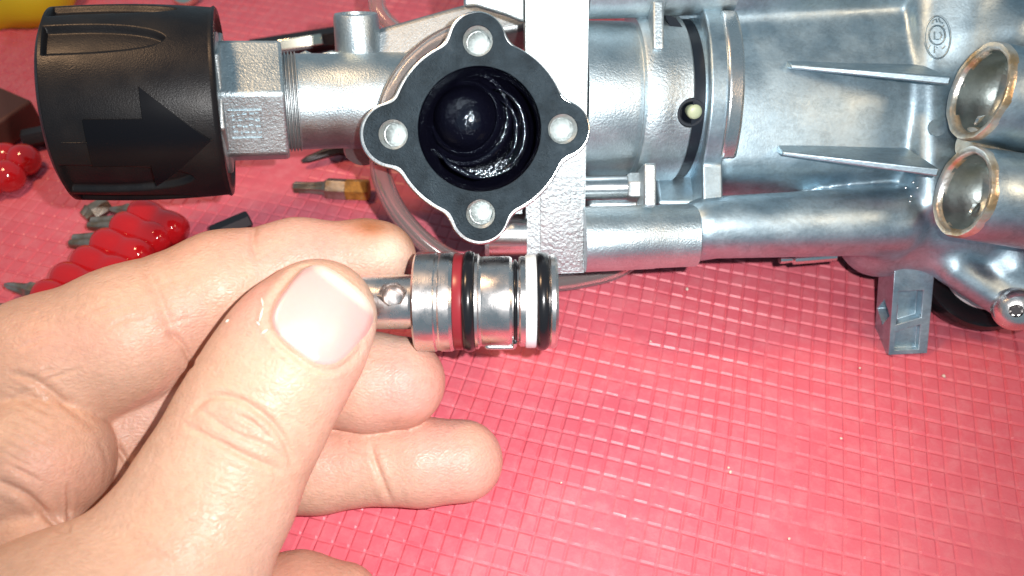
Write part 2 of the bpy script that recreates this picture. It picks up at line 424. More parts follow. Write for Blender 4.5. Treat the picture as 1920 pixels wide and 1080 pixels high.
def nail():
    m = material('nail', (0.60, 0.32, 0.30), 0.34, 0, **{'Subsurface Weight': 0.25, 'Subsurface Scale': 0.08, 'Coat Weight': 1.0, 'Coat Roughness': 0.36, 'Coat IOR': 1.7})
    n = N(m); at = n.new('ShaderNodeAttribute', attribute_name='tint'); sep = n.new('ShaderNodeSeparateColor'); n.link(at.outputs['Color'], sep.inputs[0])
    c = n.mix(sep.outputs[0], (0.68, 0.40, 0.37), (0.82, 0.72, 0.60)); n.base(c)
    n.bump(n.noise(3, 3, 0.5, (3, 3, 0.4)), 0.06, 0.05); return m
M_NAIL = nail()
M_FLAKE = material('dry_skin', (0.80, 0.68, 0.60), 0.6)

# ---------------------------------------------------------------- the table mat: one moulded sheet of square pads
def build_mat():
    cw, ch = 0.324, 0.372; ang = R(15.2)
    us = [0.0, 0.025, 0.14, 0.5, 0.87, 0.98]; hs = [0, 0.05, 1, 1.05, 1, 0.05]
    nx0, nx1, ny0, ny1 = -84, 84, -46, 66
    gu = np.array([(i + t) * cw for i in range(nx0, nx1) for t in us]); hu = np.array(hs * (nx1 - nx0)); iu = np.repeat(np.arange(nx1 - nx0), len(us))
    gv = np.array([(i + t) * ch for i in range(ny0, ny1) for t in us]); hv = np.array(hs * (ny1 - ny0)); iv = np.repeat(np.arange(ny1 - ny0), len(us))
    cells = rng.random((nx1 - nx0, ny1 - ny0))
    U, W = np.meshgrid(gu, gv, indexing='ij')
    def lowf(n, seed):
        r = np.random.default_rng(seed); out = np.zeros_like(U)
        for _ in range(n):
            kx, ky = r.normal(0, 1.0, 2); out += np.sin(kx * U + ky * W + r.random() * 6.28)
        return out / math.sqrt(n)
    wear = np.clip(0.80 + 0.34 * lowf(16, 3), 0.15, 1.1)
    Hp = np.minimum(hu[:, None], hv[None, :])
    cell = cells[iu][:, iv]
    Hh = 0.035 * (Hp * wear + (1 - wear) * 0.9 * (0.5 + 0.0 * Hp)) + 0.012 * (cell - 0.5) * Hp + 0.02 * lowf(8, 9)
    U2 = U + 0.022 * lowf(10, 5); W2 = W + 0.022 * lowf(10, 6)
    a = U2 * math.cos(ang) + W2 * math.sin(ang); b = -U2 * math.sin(ang) + W2 * math.cos(ang)
    keep0 = (np.abs(a) < 23) & (b > -10.5) & (b < 20)
    p = np.array(TAB_P)[None, None] + a[..., None] * np.array(TAB_EX) + b[..., None] * np.array(TAB_EY) + (Hh - 0.05)[..., None] * np.array(TAB_N)
    nu, nv = U.shape; ids = np.arange(nu * nv).reshape(nu, nv)
    k = keep0[:-1, :-1] & keep0[1:, :-1] & keep0[:-1, 1:] & keep0[1:, 1:]
    q = np.stack([ids[:-1, :-1][k], ids[1:, :-1][k], ids[1:, 1:][k], ids[:-1, 1:][k]], 1)
    used = np.unique(q); re = np.full(nu * nv, -1, np.int32); re[used] = np.arange(len(used)); q = re[q]
    me = bpy.data.meshes.new('table_mat'); v = p.reshape(-1, 3)[used].astype(np.float32)
    me.vertices.add(len(v)); me.vertices.foreach_set('co', v.ravel()); me.loops.add(q.size); me.loops.foreach_set('vertex_index', q.astype(np.int32).ravel())
    me.polygons.add(len(q)); me.polygons.foreach_set('loop_start', np.arange(0, q.size, 4, dtype=np.int32)); me.update(calc_edges=True)
    o = link_mesh('table_mat', me, M_MAT, None, 16, recentre=False); o['kind'] = 'structure'
    # crumbs lying on it
    spots = [(1612, 690), (1366, 877), (1369, 885), (1288, 542), (1577, 822), (1052, 905), (1770, 705), (1148, 517), (1220, 640), (1480, 1010)]
    cv = []; 
    for (x, y) in spots:
        c = T(x, y, 0.03); r = random.uniform(0.025, 0.05)
        bm = bmesh.new(); bmesh.ops.create_icosphere(bm, subdivisions=1, radius=r)
        cv.append(([c + v_.co * random.uniform(0.7, 1.2) for v_ in bm.verts], [tuple(t.index for t in f.verts) for f in bm.faces])); bm.free()
    o = mk('crumbs', join(*cv), material('pale_crumb', (0.75, 0.60, 0.52), 0.6), None, 80); o['kind'] = 'stuff'
build_mat()

# ---------------------------------------------------------------- the pump
pump = thing('pressure_pump', 'dismantled silver cast aluminium pump with black knob and open black flange lying on red mat', 'pump', P(1200, 400, -3.6))
ZA = -1.7; YA = P(960, 186, ZA).y                         # the long axis of the pump
SX = (CAMZ - ZA) / CAMZ / 100
AXL = Vector((1, 0.078, -0.26)).normalized()              # left end turned towards the viewer
OL = P(700, 189, ZA)
def al(px):                                               # distance along the left axis to the point seen at px
    k = (px - 960) / 1500; return (k * (CAMZ - OL.z) - OL.x) / (AXL.x + k * AXL.z)
def la(a):
    p = OL + AXL * a; return 960 + p.x / (CAMZ - p.z) * 1500

def build_knob():
    K = 0.935
    L0, L1 = al(128), al(414)
    def Rb(a): x = (a - L0) / (L1 - L0); return (1.85 + 0.13 * math.sin(math.pi * (0.15 + 0.62 * x))) * K
    def rf(a, t, r):                                       # t = 0 up in the picture, 90 deg towards the viewer
        x = (a - L0) / (L1 - L0)
        if not 0.02 < x < 0.98: return r
        s = 0
        for c, wd, x1 in ((64, 11, 0.74), (34, 10, 0.80), (150, 13, 0.82), (176, 10, .8), (-158, 12, 0.8), (2, 12, .8), (-24, 12, 0.80), (-46, 12, .8), (-80, 12, .8), (-110, 12, .8), (-136, 12, .8)):
            dd = (math.degrees(t) - c + 180) % 360 - 180
            taper = wd * math.sqrt(max(0.0, 1 - (x / x1) ** 3)) if x < x1 else 0
            if taper > 0.5 and abs(dd) < taper:
                e = min((taper - abs(dd)) / 3.6, (x - 0.02) / 0.02, 1.0); s = max(s, e)
        return r - 0.12 * s * s * (3 - 2 * s)
    prof = [(al(124), 1.70 * K)]
    for i in range(121):
        a = L0 + (L1 - L0) * i / 120; prof.append((a, Rb(a)))
    e = L1
    prof += [(e + 0.05, 1.965 * K), (e + 0.085, 1.93 * K), (e + 0.09, 1.80 * K), (e + 0.02, 1.74 * K), (e - 0.08, 1.2 * K)]
    k = mk('knob', lathe(prof, OL, AXL, 560, rf), M_BLACK, pump, 40)
    c0_ = al(96); q = (al(128) - c0_)
    cap = [(c0_, 0.0), (c0_ + .02, 0.6), (c0_ + q * .22, 1.1), (c0_ + q * .42, 1.42), (c0_ + q * .6, 1.66), (c0_ + q * .78, 1.78), (c0_ + q * .9, 1.83), (c0_ + q, 1.84), (c0_ + q * 1.06, 1.79), (c0_ + q * 1.06, 1.6)]
    mk('end_cap', lathe([(a, r * K) for a, r in cap], OL, AXL, 96), M_BLACK, k)
    # arrow, raised on the barrel, pointing along the axis
    u, v, w = frame(AXL); vs = []; fs = []
    A0, A1, A2 = al(196), al(296), al(404)
    st = [(A0 + (A1 - A0) * i / 5, 0.42) for i in range(6)] + [(A1 + 1e-4, 0.95)] + [(A1 + (A2 - A1) * i / 12, 0.95 * (1 - i / 12)) for i in range(1, 13)]
    c0 = R(90 + 33); nC = 15; n = len(st)
    for lift in (0.085, -0.04):
        for (a, hw) in st:
            r0 = Rb(a)
            for j in range(nC):
                th = c0 + (j / (nC - 1) * 2 - 1) * max(hw, 0.002) / r0
                vs.append(OL + w * a + (u * math.cos(th) + v * math.sin(th)) * (r0 + lift))
    base = n * nC
    for i in range(n - 1):
        for j in range(nC - 1): fs.append((i * nC + j, i * nC + j + 1, (i + 1) * nC + j + 1, (i + 1) * nC + j))
    loop = [j for j in range(nC)] + [i * nC + nC - 1 for i in range(1, n)] + [(n - 1) * nC + j for j in range(nC - 2, -1, -1)] + [i * nC for i in range(n - 2, 0, -1)]
    for i in range(len(loop)):
        a_, b_ = loop[i], loop[(i + 1) % len(loop)]; fs.append((a_, b_, base + b_, base + a_))
    mk('arrow', (vs, fs), M_BLACK2, k, 30)
    sv = []
    for i in range(40):
        a = al(150) + (al(408) - al(150)) * i / 39
        sv.append(OL + w * a + (u * math.cos(c0) + v * math.sin(c0)) * (Rb(a) + (0.055 if A0 < a < A2 else 0.0)))
    mk('mould_seam', tube(sv, 0.014, 6), M_BLACK, k, 60)
build_knob()

# ---- hexagon nut, thread and pipe
def build_pipe():
    u, v, w = frame(AXL)
    hexp = lambda rr, ph: [(rr * math.cos(R(ph + 60 * i)), rr * math.sin(R(ph + 60 * i))) for i in range(6)]
    nut = mk('hexagon_nut', prism(hexp(1.27, 95), OL, u, v, w, al(420), al(536)), M_ROUGH, pump, 30, bevel=0.07)
    mk('nut_collar', lathe([(al(390), 1.25), (al(412), 1.36), (al(420), 1.36), (al(424), 1.2)], OL, AXL, 64), M_DULL, nut)
    mk('nut_flange', prism(hexp(1.40, 62), OL, u, v, w, al(408), al(428)), M_DULL, nut, 30, bevel=0.05)
    # small cast stamp on the flat: frame with relief
    ph = R(95 + 30); fn = u * math.cos(ph) + v * math.sin(ph); ft = w.cross(fn)
    cen = OL + w * al(463) + fn * (1.27 * math.cos(R(30)) - 0.008)
    if ft.y < 0: ft = -ft
    cen = cen + ft * 0.02
    bars = []
    for s in (-1, 1):
        bars.append(box(cen + w * s * 0.29, 0.03, 0.56, 0.09, w, ft, fn)); bars.append(box(cen + ft * s * 0.28, 0.61, 0.03, 0.09, w, ft, fn))
    for r_ in range(4):
        x = -0.24
        while x < 0.22:
            l = random.uniform(0.03, 0.09); bars.append(box(cen + w * (x + l / 2) + ft * (0.18 - r_ * 0.12 + random.uniform(-.02, .02)), l, random.uniform(0.03, 0.08), 0.085, w, ft, fn)); x += l + random.uniform(0.025, 0.06)
    o = mk('cast_stamp', join(*bars), M_ROUGH, nut, 30); 
    pr = []
    for i in range(5):
        a = 531 + i * 6.2; pr += [(al(a), 0.93), (al(a + 2), 0.99), (al(a + 3.6), 0.99), (al(a + 5.4), 0.93)]
    mk('screw_thread', lathe(pr, OL, AXL, 80), M_DULL, pump, 30)
    mk('inlet_pipe', lathe([(al(556), 0.90), (al(560), 0.955), (al(640), 0.955), (al(645), 0.975), (al(775), 0.98)], OL, AXL, 96), M_CAST, pump, 30)
    # casting lumps along the parting line on top of the pipe
    lum = []
    for px, l in ((580, 10), (628, 17), (700, 16)):
        lum.append(tube([OL + w * al(px - l) + u * 0.92 + v * 0.22, OL + w * al(px) + u * 0.92 + v * .26, OL + w * al(px + l) + u * 0.92 + v * .22], [0.02, 0.055, 0.02], 8))
    for l_ in lum: mk('casting_lump', l_, M_CAST, pump, 60)
    # boss and arm behind
    bo = P(672, 92, -1.55); bd = Vector((0.0, 0.90, 0.42)).normalized()
    boss = mk('boss', lathe([(-0.6, 0.50), (-0.1, 0.475), (0.62, 0.455), (0.70, 0.43), (0.71, 0.30), (0.66, 0.29), (0.50, 0.27)], bo, bd, 48, up=(1, 0, 0)), M_CAST, pump)
    poly = [P(624, 112, -1.7), P(632, 92, -1.7), P(715, 58, -1.7), P(850, 20, -1.7), P(1000, -20, -1.7), P(1000, 60, -1.7), P(800, 92, -1.7), P(740, 140, -1.7)]
    mk('support_arm', prism([(p.x, p.y) for p in poly], (0, 0, 0), (1, 0, 0), (0, 1, 0), (0, 0, 1), -2.9, -1.45), M_DULL, pump, 30, bevel=0.12)
    mk('side_lug', lathe([(-0.9, .42), (0.0, .40), (.06, .36)], P(680, 282, -2.0), (0.1, -0.75, 0.65), 40, up=(1, 0, 0)), M_DULL, pump)
build_pipe()

# ---- the open flange
FU = Vector((1, 0, 0.0)); FV = Vector((0, 0.985, 0.17)).normalized(); FW = FU.cross(FV)
FO = P(899, 243, 0.0)
LOBES = [((-2, 160), 50), ((-162, -9), 56), ((156, 1), 49), ((1, -158), 52)]
def flange_loop(off, n=400, k=20):
    out = []
    for i in range(n):
        t = 2 * math.pi * i / n; c, s = math.cos(t), math.sin(t)
        lo, hi = 100, 260
        def f(r):
            x, y = r * c, r * s; d = math.hypot(x, y) - 163
            for (lx, ly), lr in LOBES:
                e = math.hypot(x - lx, y - ly) - lr; h = max(k - abs(d - e), 0) / k; d = min(d, e) - h * h * k * .25
            return d - off
        for _ in range(28):
            m = (lo + hi) / 2
            if f(m) < 0: lo = m
            else: hi = m
        out.append((lo * c / 100, lo * s / 100))
    return out
def circ(c, r, n=48): return [(c[0] + r * math.cos(2 * math.pi * i / n), c[1] + r * math.sin(2 * math.pi * i / n)) for i in range(n)]
def build_flange():
    holes = [circ((lx / 100, ly / 100), 0.29) for (lx, ly), lr in LOBES]
    fl = plate('flange', [flange_loop(6), circ((0, 0), 1.2, 96)] + holes, 0.34, 0.03, FO + FU * -0.025 + FV * -0.02, FU, FV, FW, M_MACH, pump, top=-0.045)
    ga = plate('gasket', [flange_loop(0), circ((0, 0), 1.155, 96)] + [circ((lx / 100, ly / 100), 0.275) for (lx, ly), lr in LOBES], 0.07, 0.012, FO, FU, FV, FW, M_GASK, fl, top=0.02)
    # threaded bolt holes
    first = None
    for (lx, ly), lr in LOBES:
        o0 = FO + FU * (lx / 100) + FV * (ly / 100)
        if first is None:
            pr = [(-0.005, 0.277)]
            for i in range(7): pr += [(-0.03 - i * 0.05, 0.255), (-0.055 - i * 0.05, 0.232)]
            pr += [(-0.38, 0.225), (-0.385, 0.21), (-0.56, 0.03), (-0.57, 0.0)]
            first = mk('bolt_hole', lathe(pr, o0, FW, 40, caps=False), M_HOLE, fl, 20, recalc=False); first['o'] = 0
            off = first.location - (o0 - ORG[fl.name]); del first['o']
        else:
            c = first.copy(); C.objects.link(c); c.location = o0 - ORG[fl.name] + off; c.parent = fl
    # bore with its grease
    wall = [(-0.02, 1.165), (-0.5, 1.16), (-0.55, 1.13), (-1.5, 1.12), (-1.6, 1.0), (-2.1, 0.95), (-2.2, 0.0)]
    mk('bore_wall', lathe(wall, FO, FW, 96, caps=False), M_GREASE, fl, 50)
    do = FO + FU * -0.42 + FV * 0.30 + FW * -1.25
    ax = (FW + FU * -0.25 + FV * .1).normalized()
    pr = [(-0.9, 1.02), (-0.30, 1.0), (-0.22, 0.97), (-0.20, 0.90), (-0.34, 0.86), (-0.36, 0.80), (-0.20, 0.77), (-0.16, .71), (-0.22, 0.66), (-0.05, 0.60), (0.10, 0.48), (0.2, 0.34), (0.25, 0.18), (0.26, 0.0)]
    mk('greasy_plunger', lathe(pr, do, ax, 72), M_GREASE, fl, 70)
    mk('valve_barrel', lathe([(-0.39, 1.22), (-0.62, 1.26), (-0.64, 1.42), (-2.4, 1.45), (-2.6, 1.3)], FO, FW, 96, caps=False), M_CAST, pump, 40)
    rid = []
    for a0, a1, rr, h in ((-60, 70, 0.88, -0.9), (-50, 55, 0.72, -1.1), (-150, -80, 0.9, -0.8)):
        pp = [FO + (FU * math.cos(R(a0 + (a1 - a0) * i / 14)) + FV * math.sin(R(a0 + (a1 - a0) * i / 14))) * (rr + 0.015 * math.sin(i * 0.7)) + FW * (h + 0.02 * math.sin(i * .6)) for i in range(15)]
        rid.append(tube(pp, [0.02 + 0.05 * math.sin(math.pi * i / 14) for i in range(15)], 8))
    mk('grease_smear', join(*rid), M_GREASE, fl, 80)
build_flange()

# ---- mounting plate
def build_plate():
    pv = Vector((0, 0.95, 0.31)).normalized(); pu = Vector((1, 0, -0.01)).normalized(); pw = pu.cross(pv)
    po = P(1045, 262, -0.50)
    def uv(px, py):                                        # photo point on the plate's own plane
        d = Vector(((px - 960) / 1500, (540 - py) / 1500, -1)); c = Vector((0, 0, CAMZ)); t = pw.dot(po - c) / pw.dot(d); q = c + d * t - po
        return (q.dot(pu), q.dot(pv))
    pl = mk('mounting_plate', prism([uv(986, 516), uv(1094, 511), uv(1106, -40), uv(986, -40)], po, pu, pv, pw, -1.5, 0), M_PLATE, pump, 30)
    subtract(pl, [lathe([(-4, 1.30), (1, 1.30)], FO, FW, 96), lathe([(-0.75, 0.3), (1, 0.3)], FO + FU * 1.56 + FV * .01, FW, 32)])
    m = pl.modifiers.new('bevel', 'BEVEL'); m.width = 0.05; m.segments = 3; m.limit_method = 'ANGLE'; m.angle_limit = R(40)
    pad = mk('plate_pad', prism([uv(1012, 512), uv(1092, 509), uv(1099, 240), uv(1012, 240)], po, pu, pv, pw, -0.3, 0.018), M_PLATE, pl, 30, bevel=0.015)
    subtract(pad, [lathe([(-4, 1.31), (1, 1.31)], FO, FW, 96), lathe([(-0.75, 0.3), (1, 0.3)], FO + FU * 1.56 + FV * .01, FW, 32)])
    mk('plate_ear', prism([uv(868, 14), uv(890, 12), uv(950, 30), uv(986, 44), uv(986, -40), uv(868, -40)], po, pu, pv, pw, -1.2, -0.35), M_CAST, pl, 30, bevel=0.06)
    mk('plate_web', prism([uv(948, 400), uv(985, 380), uv(985, 480), uv(955, 470)], po, pu, pv, pw, -1.6, -0.9), M_CAST, pl, 30, bevel=0.06)
    mk('union_sleeve', lathe([(-0.42, .30), (-0.40, 0.42), (0.35, 0.42), (0.36, 0.3)], P(955, 440, -1.15), (1, 0, 0), 48), M_MACH, pl)
    mk('sleeve_washer', lathe([(-0.04, .2), (-0.04, 0.40), (0.04, 0.40), (0.04, 0.2)], P(914, 445, -1.2), (1, 0, 0), 40), M_DULL, pl)
build_plate()

# ---- cylinder, casting ring, seal, clamp
AX = Vector((1, 0.025, -0.10)).normalized()
OC = Vector((0, YA - 0.03, ZA))
def fx(px, zf, r=1.65):                                   # station whose front edge shows at px
    k = (px - 960) / 1500; return k * (CAMZ - ZA - r) / (AX.x + k * AX.z)
def build_cylinder():
    r1, r2 = 1.60, 1.74
    mk('cylinder_sleeve', lathe([(fx(1090, 0), r1), (fx(1180, 0), r1), (fx(1194, 0), r1 - 0.03), (fx(1200, 0), r1 + .02)], OC, AX, 120), M_CAST, pump, 40)
    cut = []
    ring = mk('casting_ring', lathe([(fx(1194, 0), r1 - .1), (fx(1197, 0), r2 - 0.03), (fx(1203, 0), r2), (fx(1240, 0), r2 + .015), (fx(1243, 0), r2), (fx(1282, 0), r2), (fx(1285, 0), r2 - 0.03), (fx(1286, 0), 1.2)], OC, AX, 160), M_ROUGH, pump, 40)
    pc = OC + AX * (fx(1298, 0)) + Vector((0, -0.60, 1.56))
    subtract(ring, [lathe([(-0.6, 0.29), (0.4, 0.29)], pc, (0, -0.36, 0.93), 32)])
    mk('black_seal', lathe([(fx(1270, 0), 1.2), (fx(1284, 0), 1.665), (fx(1308, 0), 1.665), (fx(1309, 0), 1.2)], OC, AX, 120), M_SEAL, pump, 40)
    lug = lathe([(-0.3, 0.20), (-0.02, 0.20), (0.0, 0.22), (0.0, 0.265), (-0.03, 0.285), (-0.3, 0.285)], pc + Vector((0, 0, -0.02)), (0, -0.36, 0.93), 40)
    s = mk('plug_seal', lug, M_SEAL, pump, 40)
    mk('cream_plug', lathe([(-0.3, 0.145), (-0.06, 0.15), (-0.02, 0.13), (0.0, 0.08), (0.0, 0)], pc + Vector((0.07, 0, 0.03)), (0, -0.36, 0.93), 40), M_CREAM, s, 50)
    mk('spigot', lathe([(fx(1306, 0), 1.4), (fx(1307, 0), 1.68), (fx(1330, 0), 1.70), (fx(1346, 0), 1.66), (fx(1352, 0), 1.5), (fx(1375, 0), 1.5)], OC, AX, 120), M_SMOOTH, pump, 40)
    tri = [P(1246, 30, -0.75), P(1266, 34, -0.75), P(1296, 78, -0.75), P(1262, 66, -0.75)]
    mk('seal_tab', prism([(p.x, p.y) for p in tri], (0, 0, 0), (1, 0, 0), (0, 1, 0), (0, 0, 1), -1.8, -0.70), M_SEAL, pump, 30)
    # small ribs on top and below the ring
    mk('ring_rib', box(P(1226, 62, -0.75), 0.22, 0.95, 1.0), M_ROUGH, pump, 30, bevel=0.05)
    mk('ring_rib', box(P(1212, 352, -0.85), 0.24, 0.85, 0.9), M_ROUGH, pump, 30, bevel=0.05)
    mk('back_web', box(P(1290, 60, -1.6), 0.9, 1.4, 0.6), M_SMOOTH, pump, 30, bevel=0.1)
    mk('back_web', box(P(1282, 350, -2.1), 1.35, 1.3, 0.6, (1, 0, 0), (0, 0.88, -0.475), (0, 0.475, 0.88)), M_SMOOTH, pump, 30, bevel=0.1)
    # bolt under the cylinder
    b = mk('bolt', lathe([(-0.5, .25), (0.42, .25)], P(1135, 352, -1.15), (1, 0.02, 0), 32), M_MACH, pump)
    mk('bolt_head', lathe([(0.40, .1), (0.42, .26), (0.50, .30), (0.80, .30), (0.82, .2)], P(1135, 352, -1.15), (1, 0.02, 0), 6, up=(0, 1, .3)), M_DULL, b, 25, bevel=0.02)
    mk('back_web', box(P(1152, 352, -2.05), 1.25, 1.3, 0.5, (1, 0, 0), (0, 0.88, -0.475), (0, 0.475, 0.88)), M_CAST, pump, 30, bevel=0.1)
    # tie tubes above and below
    lo = P(1095, 449, -1.0); hi = P(1304, 441, -1.0)
    mk('tie_tube', tube([lo, lo.lerp(hi, .62), lo.lerp(hi, .63), hi - (hi - lo) * .01, hi], [0.655, 0.64, 0.63, 0.625, 0.60], 64), M_CAST, pump, 30)
    lo = P(1100, -24, -0.8); hi = P(1375, -30, -0.9)
    mk('tie_tube', tube([lo, lo.lerp(hi, .5), lo.lerp(hi, .51), hi - (hi - lo) * .01, hi], [0.60, 0.60, 0.57, 0.56, 0.5], 64), M_CAST, pump, 30)
    # clamp flange: plate across the axis with a bulged middle
    def arc(r, a0, a1, n=14): return [(math.sin(R(a0 + (a1 - a0) * i / n)) * r, math.cos(R(a0 + (a1 - a0) * i / n)) * r) for i in range(n + 1)]
    poly = arc(1.98, -46, 44)
    poly = [(-3.42, 0.9), (-3.34, 1.35), (-1.55, 1.25)] + [q for q in poly] + [(1.55, 1.25), (3.0, 1.2), (3.0, -0.9), (-3.42, -0.9)]
    cl = mk('clamp_flange', prism(poly, OC + AX * 3.78, (0, 1, 0), (0, 0, 1), AX, 0.0, 0.42), M_SMOOTH, pump, 30, bevel=0.05)
    poly = arc(2.05, -47, 45) + arc(1.4, 45, -47)
    mk('clamp_band', prism(poly, OC + AX * 4.10, (0, 1, 0), (0, 0, 1), AX, 0.0, 0.34), M_MACH, cl, 30, bevel=0.07)
build_cylinder()

# ---- the smooth right-hand housing
def build_housing():
    F = Field((3.3, -0.9, -5.2), (12.2, 7.6, 1.0), 0.05)
    yb = P(960, 205, -2.2).y
    F.cyl((4.0, yb, -3.15), (8.4, yb + 0.1, -3.25), 2.45, 0.3, 0.1)
    F.rbox((6.2, yb + 0.15, -1.95), (2.1, 1.70, 0.95), 0.35, 0.5)
    a = P(1326, 427, -1.05); b = P(1668, 414, -1.25); F.cone(a, b, 0.62, 0.70, 0.30)
    a = P(1340, -22, -1.05); b = P(1690, -36, -1.2); F.cone(a, b, 0.55, 0.60, 0.30)
    F.rbox((9.95, yb + 0.3, -2.4), (2.02, 2.75, 1.85), 0.32, 0.16)
    F.cone(P(1812, -160, -0.9), P(1806, 70, -1.1), 0.92, 0.86, 0.5)
    F.cone(P(1900, 60, -0.6), P(2020, 40, -0.9), 0.55, 0.6, 0.4)
    F.cone(P(1770, 400, -2.1), P(1960, 420, -2.1), 1.30, 1.25, 0.4)
    F.cone(P(1650, 445, -2.2), P(1770, 400, -2.2), 0.85, 1.2, 0.4)
    F.cone(P(1790, 505, -1.5), P(1900, 580, -1.3), 0.36, 0.30, 0.3)
    F.cone(P(1900, 500, -1.4), P(1960, 590, -1.3), 0.5, 0.34, 0.35)
    me = F.mesh('housing'); relax(me, 2)
    h = link_mesh('housing', me, M_SMOOTH, pump, 180)
    # fins
    fd = Vector((0, -0.42, 0.9)).normalized()
    for (x0, y0, x1, y1, tw) in ((1482, 125, 1782, 152, 0.8), (1467, 288, 1760, 324, 0.8)):
        a = P(x0, y0, -0.55); b = P(x1, y1, 0.28); base_a = a - fd * 0.35; base_b = b - fd * 1.5
        nn = (b - a).cross(fd).normalized()
        vs = []; 
        for s in (-1, 1):
            t = 0.05
            vs += [a + nn * s * t * 0.8, b + nn * s * t * 1.5, base_b + nn * s * t * 2.2, base_a + nn * s * t * 1.6]
        fs = [(0, 1, 2, 3), (7, 6, 5, 4), (0, 4, 5, 1), (1, 5, 6, 2), (2, 6, 7, 3), (3, 7, 4, 0)]
        mk('stiffening_fin', (vs, fs), M_SMOOTH, h, 30, bevel=0.03)
    # the two open tube sockets
    for (cx, cy, r, z, ax, seedx) in ((1832, 171, 0.885, 0.50, (0.97, -0.17, -0.07), 1), (1803, 360, 0.84, 0.36, (0.97, -0.13, -0.09), 2)):
        o = P(cx, cy, z); rr = random.Random(seedx)
        lum = [rr.uniform(-1, 1) for _ in range(12)]
        def rf(a, t, rad, L=lum):
            return rad + (0.010 * math.sin(3 * t + L[0]) + 0.006 * math.sin(7 * t + L[1]) + 0.005 * math.sin(13 * t + L[2]) if a < 0.35 else 0) * (1 if rad < r else 0.5)
        pr = [(3.4, r + 0.02), (0.10, r), (0.03, r - 0.01)]
        s = mk('tube_socket', lathe([(0.06, r - 0.03), (0.12, r), (0.6, r + .01), (3.6, r + 0.05)], o, ax, 80, caps=False), M_SMOOTH, h, 40)
        mk('socket_rim', lathe([(0.14, r - .002), (0.05, r + 0.006), (-0.005, r - 0.02), (0.0, r - 0.09), (0.03, r - 0.135), (0.16, r - 0.15)], o, ax, 120, rf, caps=False), M_RIM, s, 60)
        mk('socket_bore', lathe([(0.10, r - 0.146), (0.5, r - 0.17), (0.75, r - 0.24), (0.85, r - 0.36), (0.95, r - 0.55), (1.0, 0.0)], o, ax, 80, caps=False), M_BORE, s, 50)
        fl = []
        for q in range(3):
            t = rr.uniform(2.4, 4.4); u, v, w = frame(ax)
            c = o + w * rr.uniform(0.35, 0.8) + (u * math.cos(t) + v * math.sin(t)) * (r - 0.24)
            fl.append(tube([c, c + u * .12 + w * .06, c + u * .2 + w * .16], [0.03, 0.06, 0.015], 6))
        for f_ in fl: mk('metal_burr', f_, M_MACH, s, 50)
    mk('socket_bridge', lathe([(0.0, .25), (0.03, 0.3), (0.5, .34), (2.0, .4)], P(1812, 268, 0.05), (0.95, -.1, -.25), 24), M_RIM, h)
    # cast marks on the shoulder: an oval foundry mark and a plain disc
    bvh = BVHTree.FromObject(h, bpy.context.evaluated_depsgraph_get()) if False else None
    co = [v.co + ORG[h.name] for v in me.vertices]; bv = BVHTree.FromPolygons(co, [tuple(p.vertices) for p in me.polygons])
    def onsurf(px, py, lift=0.0):
        d = Vector(((px - 960) / 1500, (540 - py) / 1500, -1)).normalized(); hit = bv.ray_cast(Vector((0, 0, CAMZ)), d)
        p, nrm = (hit[0], hit[1]) if hit[0] is not None else (P(px, py, -1), Vector((0, 0, 1)))
        return p + nrm * lift
    def oval(cx, cy, ax_, ay, r, n=28): return tube([onsurf(cx + ax_ * math.cos(2 * math.pi * i / n), cy + ay * math.sin(2 * math.pi * i / n), 0.0) for i in range(n + 1)], r, 6)
    def stroke(pts, r=0.016): return tube([onsurf(x, y, 0.0) for x, y in pts], r, 6)
    marks = [oval(1758, 70, 24, 40, 0.02), oval(1757, 66, 15, 18, 0.018)]
    marks += [stroke([(1748, 45), (1750, 38), (1755, 36), (1757, 42)]), stroke([(1760, 34), (1762, 41), (1768, 44)]), stroke([(1770, 47), (1766, 53), (1772, 56)])]
    marks += [stroke([(1752, 60), (1752, 74), (1760, 74)]), stroke([(1762, 60), (1766, 66), (1762, 74)]), stroke([(1752, 100), (1752, 86), (1758, 90)]), stroke([(1744, 84), (1740, 92)]), stroke([(1766, 92), (1772, 86)])]
    mk('foundry_mark', join(*marks), M_SMOOTH, h, 60)
    dc = [(0.0, 0.17), (0.03, 0.165), (0.035, 0.0)]
    dsk = lathe(dc, onsurf(1756, 240), (onsurf(1756, 240, 1) - onsurf(1756, 240)), 24); mk('cast_disc', dsk, M_SMOOTH, h)
    dots = [lathe([(0.0, .03), (0.025, .02), (0.03, 0)], onsurf(x, y), (onsurf(x, y, 1) - onsurf(x, y)), 10) for x, y in ((1698, 352), (1712, 342), (1720, 352), (1708, 368), (1706, 378))]
    for d_ in dots: mk('cast_dot', d_, M_MACH, h, 60)
    # little pin below the lower tube
    mk('locating_pin', tube([P(1462, 486, -2.2), P(1470, 486, -2.2), P(1484, 486, -2.2), P(1488, 485.5, -2.2), P(1566, 479, -2.2)], [0.10, 0.10, 0.07, 0.125, 0.125], 20), M_MACH, h, 30)
    # foot bracket with a hole in its side
    bv_ = Vector((-0.05, 0.95, 0.26)).normalized(); bu_ = Vector((1, 0, 0)); bu_ = (bu_ - bv_ * bu_.dot(bv_)).normalized(); bw_ = bu_.cross(bv_)
    p0 = T(1702, 664, 0.04); W_ = 0.84; H_ = 2.0; D_ = 0.72
    cb = p0 + bv_ * H_ / 2 - bw_ * D_ / 2
    br = mk('foot_bracket', box(cb, W_, H_, D_, bu_, bv_, bw_), M_SMOOTH, h, 30)
    cf = p0 + bv_ * 0.0; sl = -bu_ * (W_ / 2)
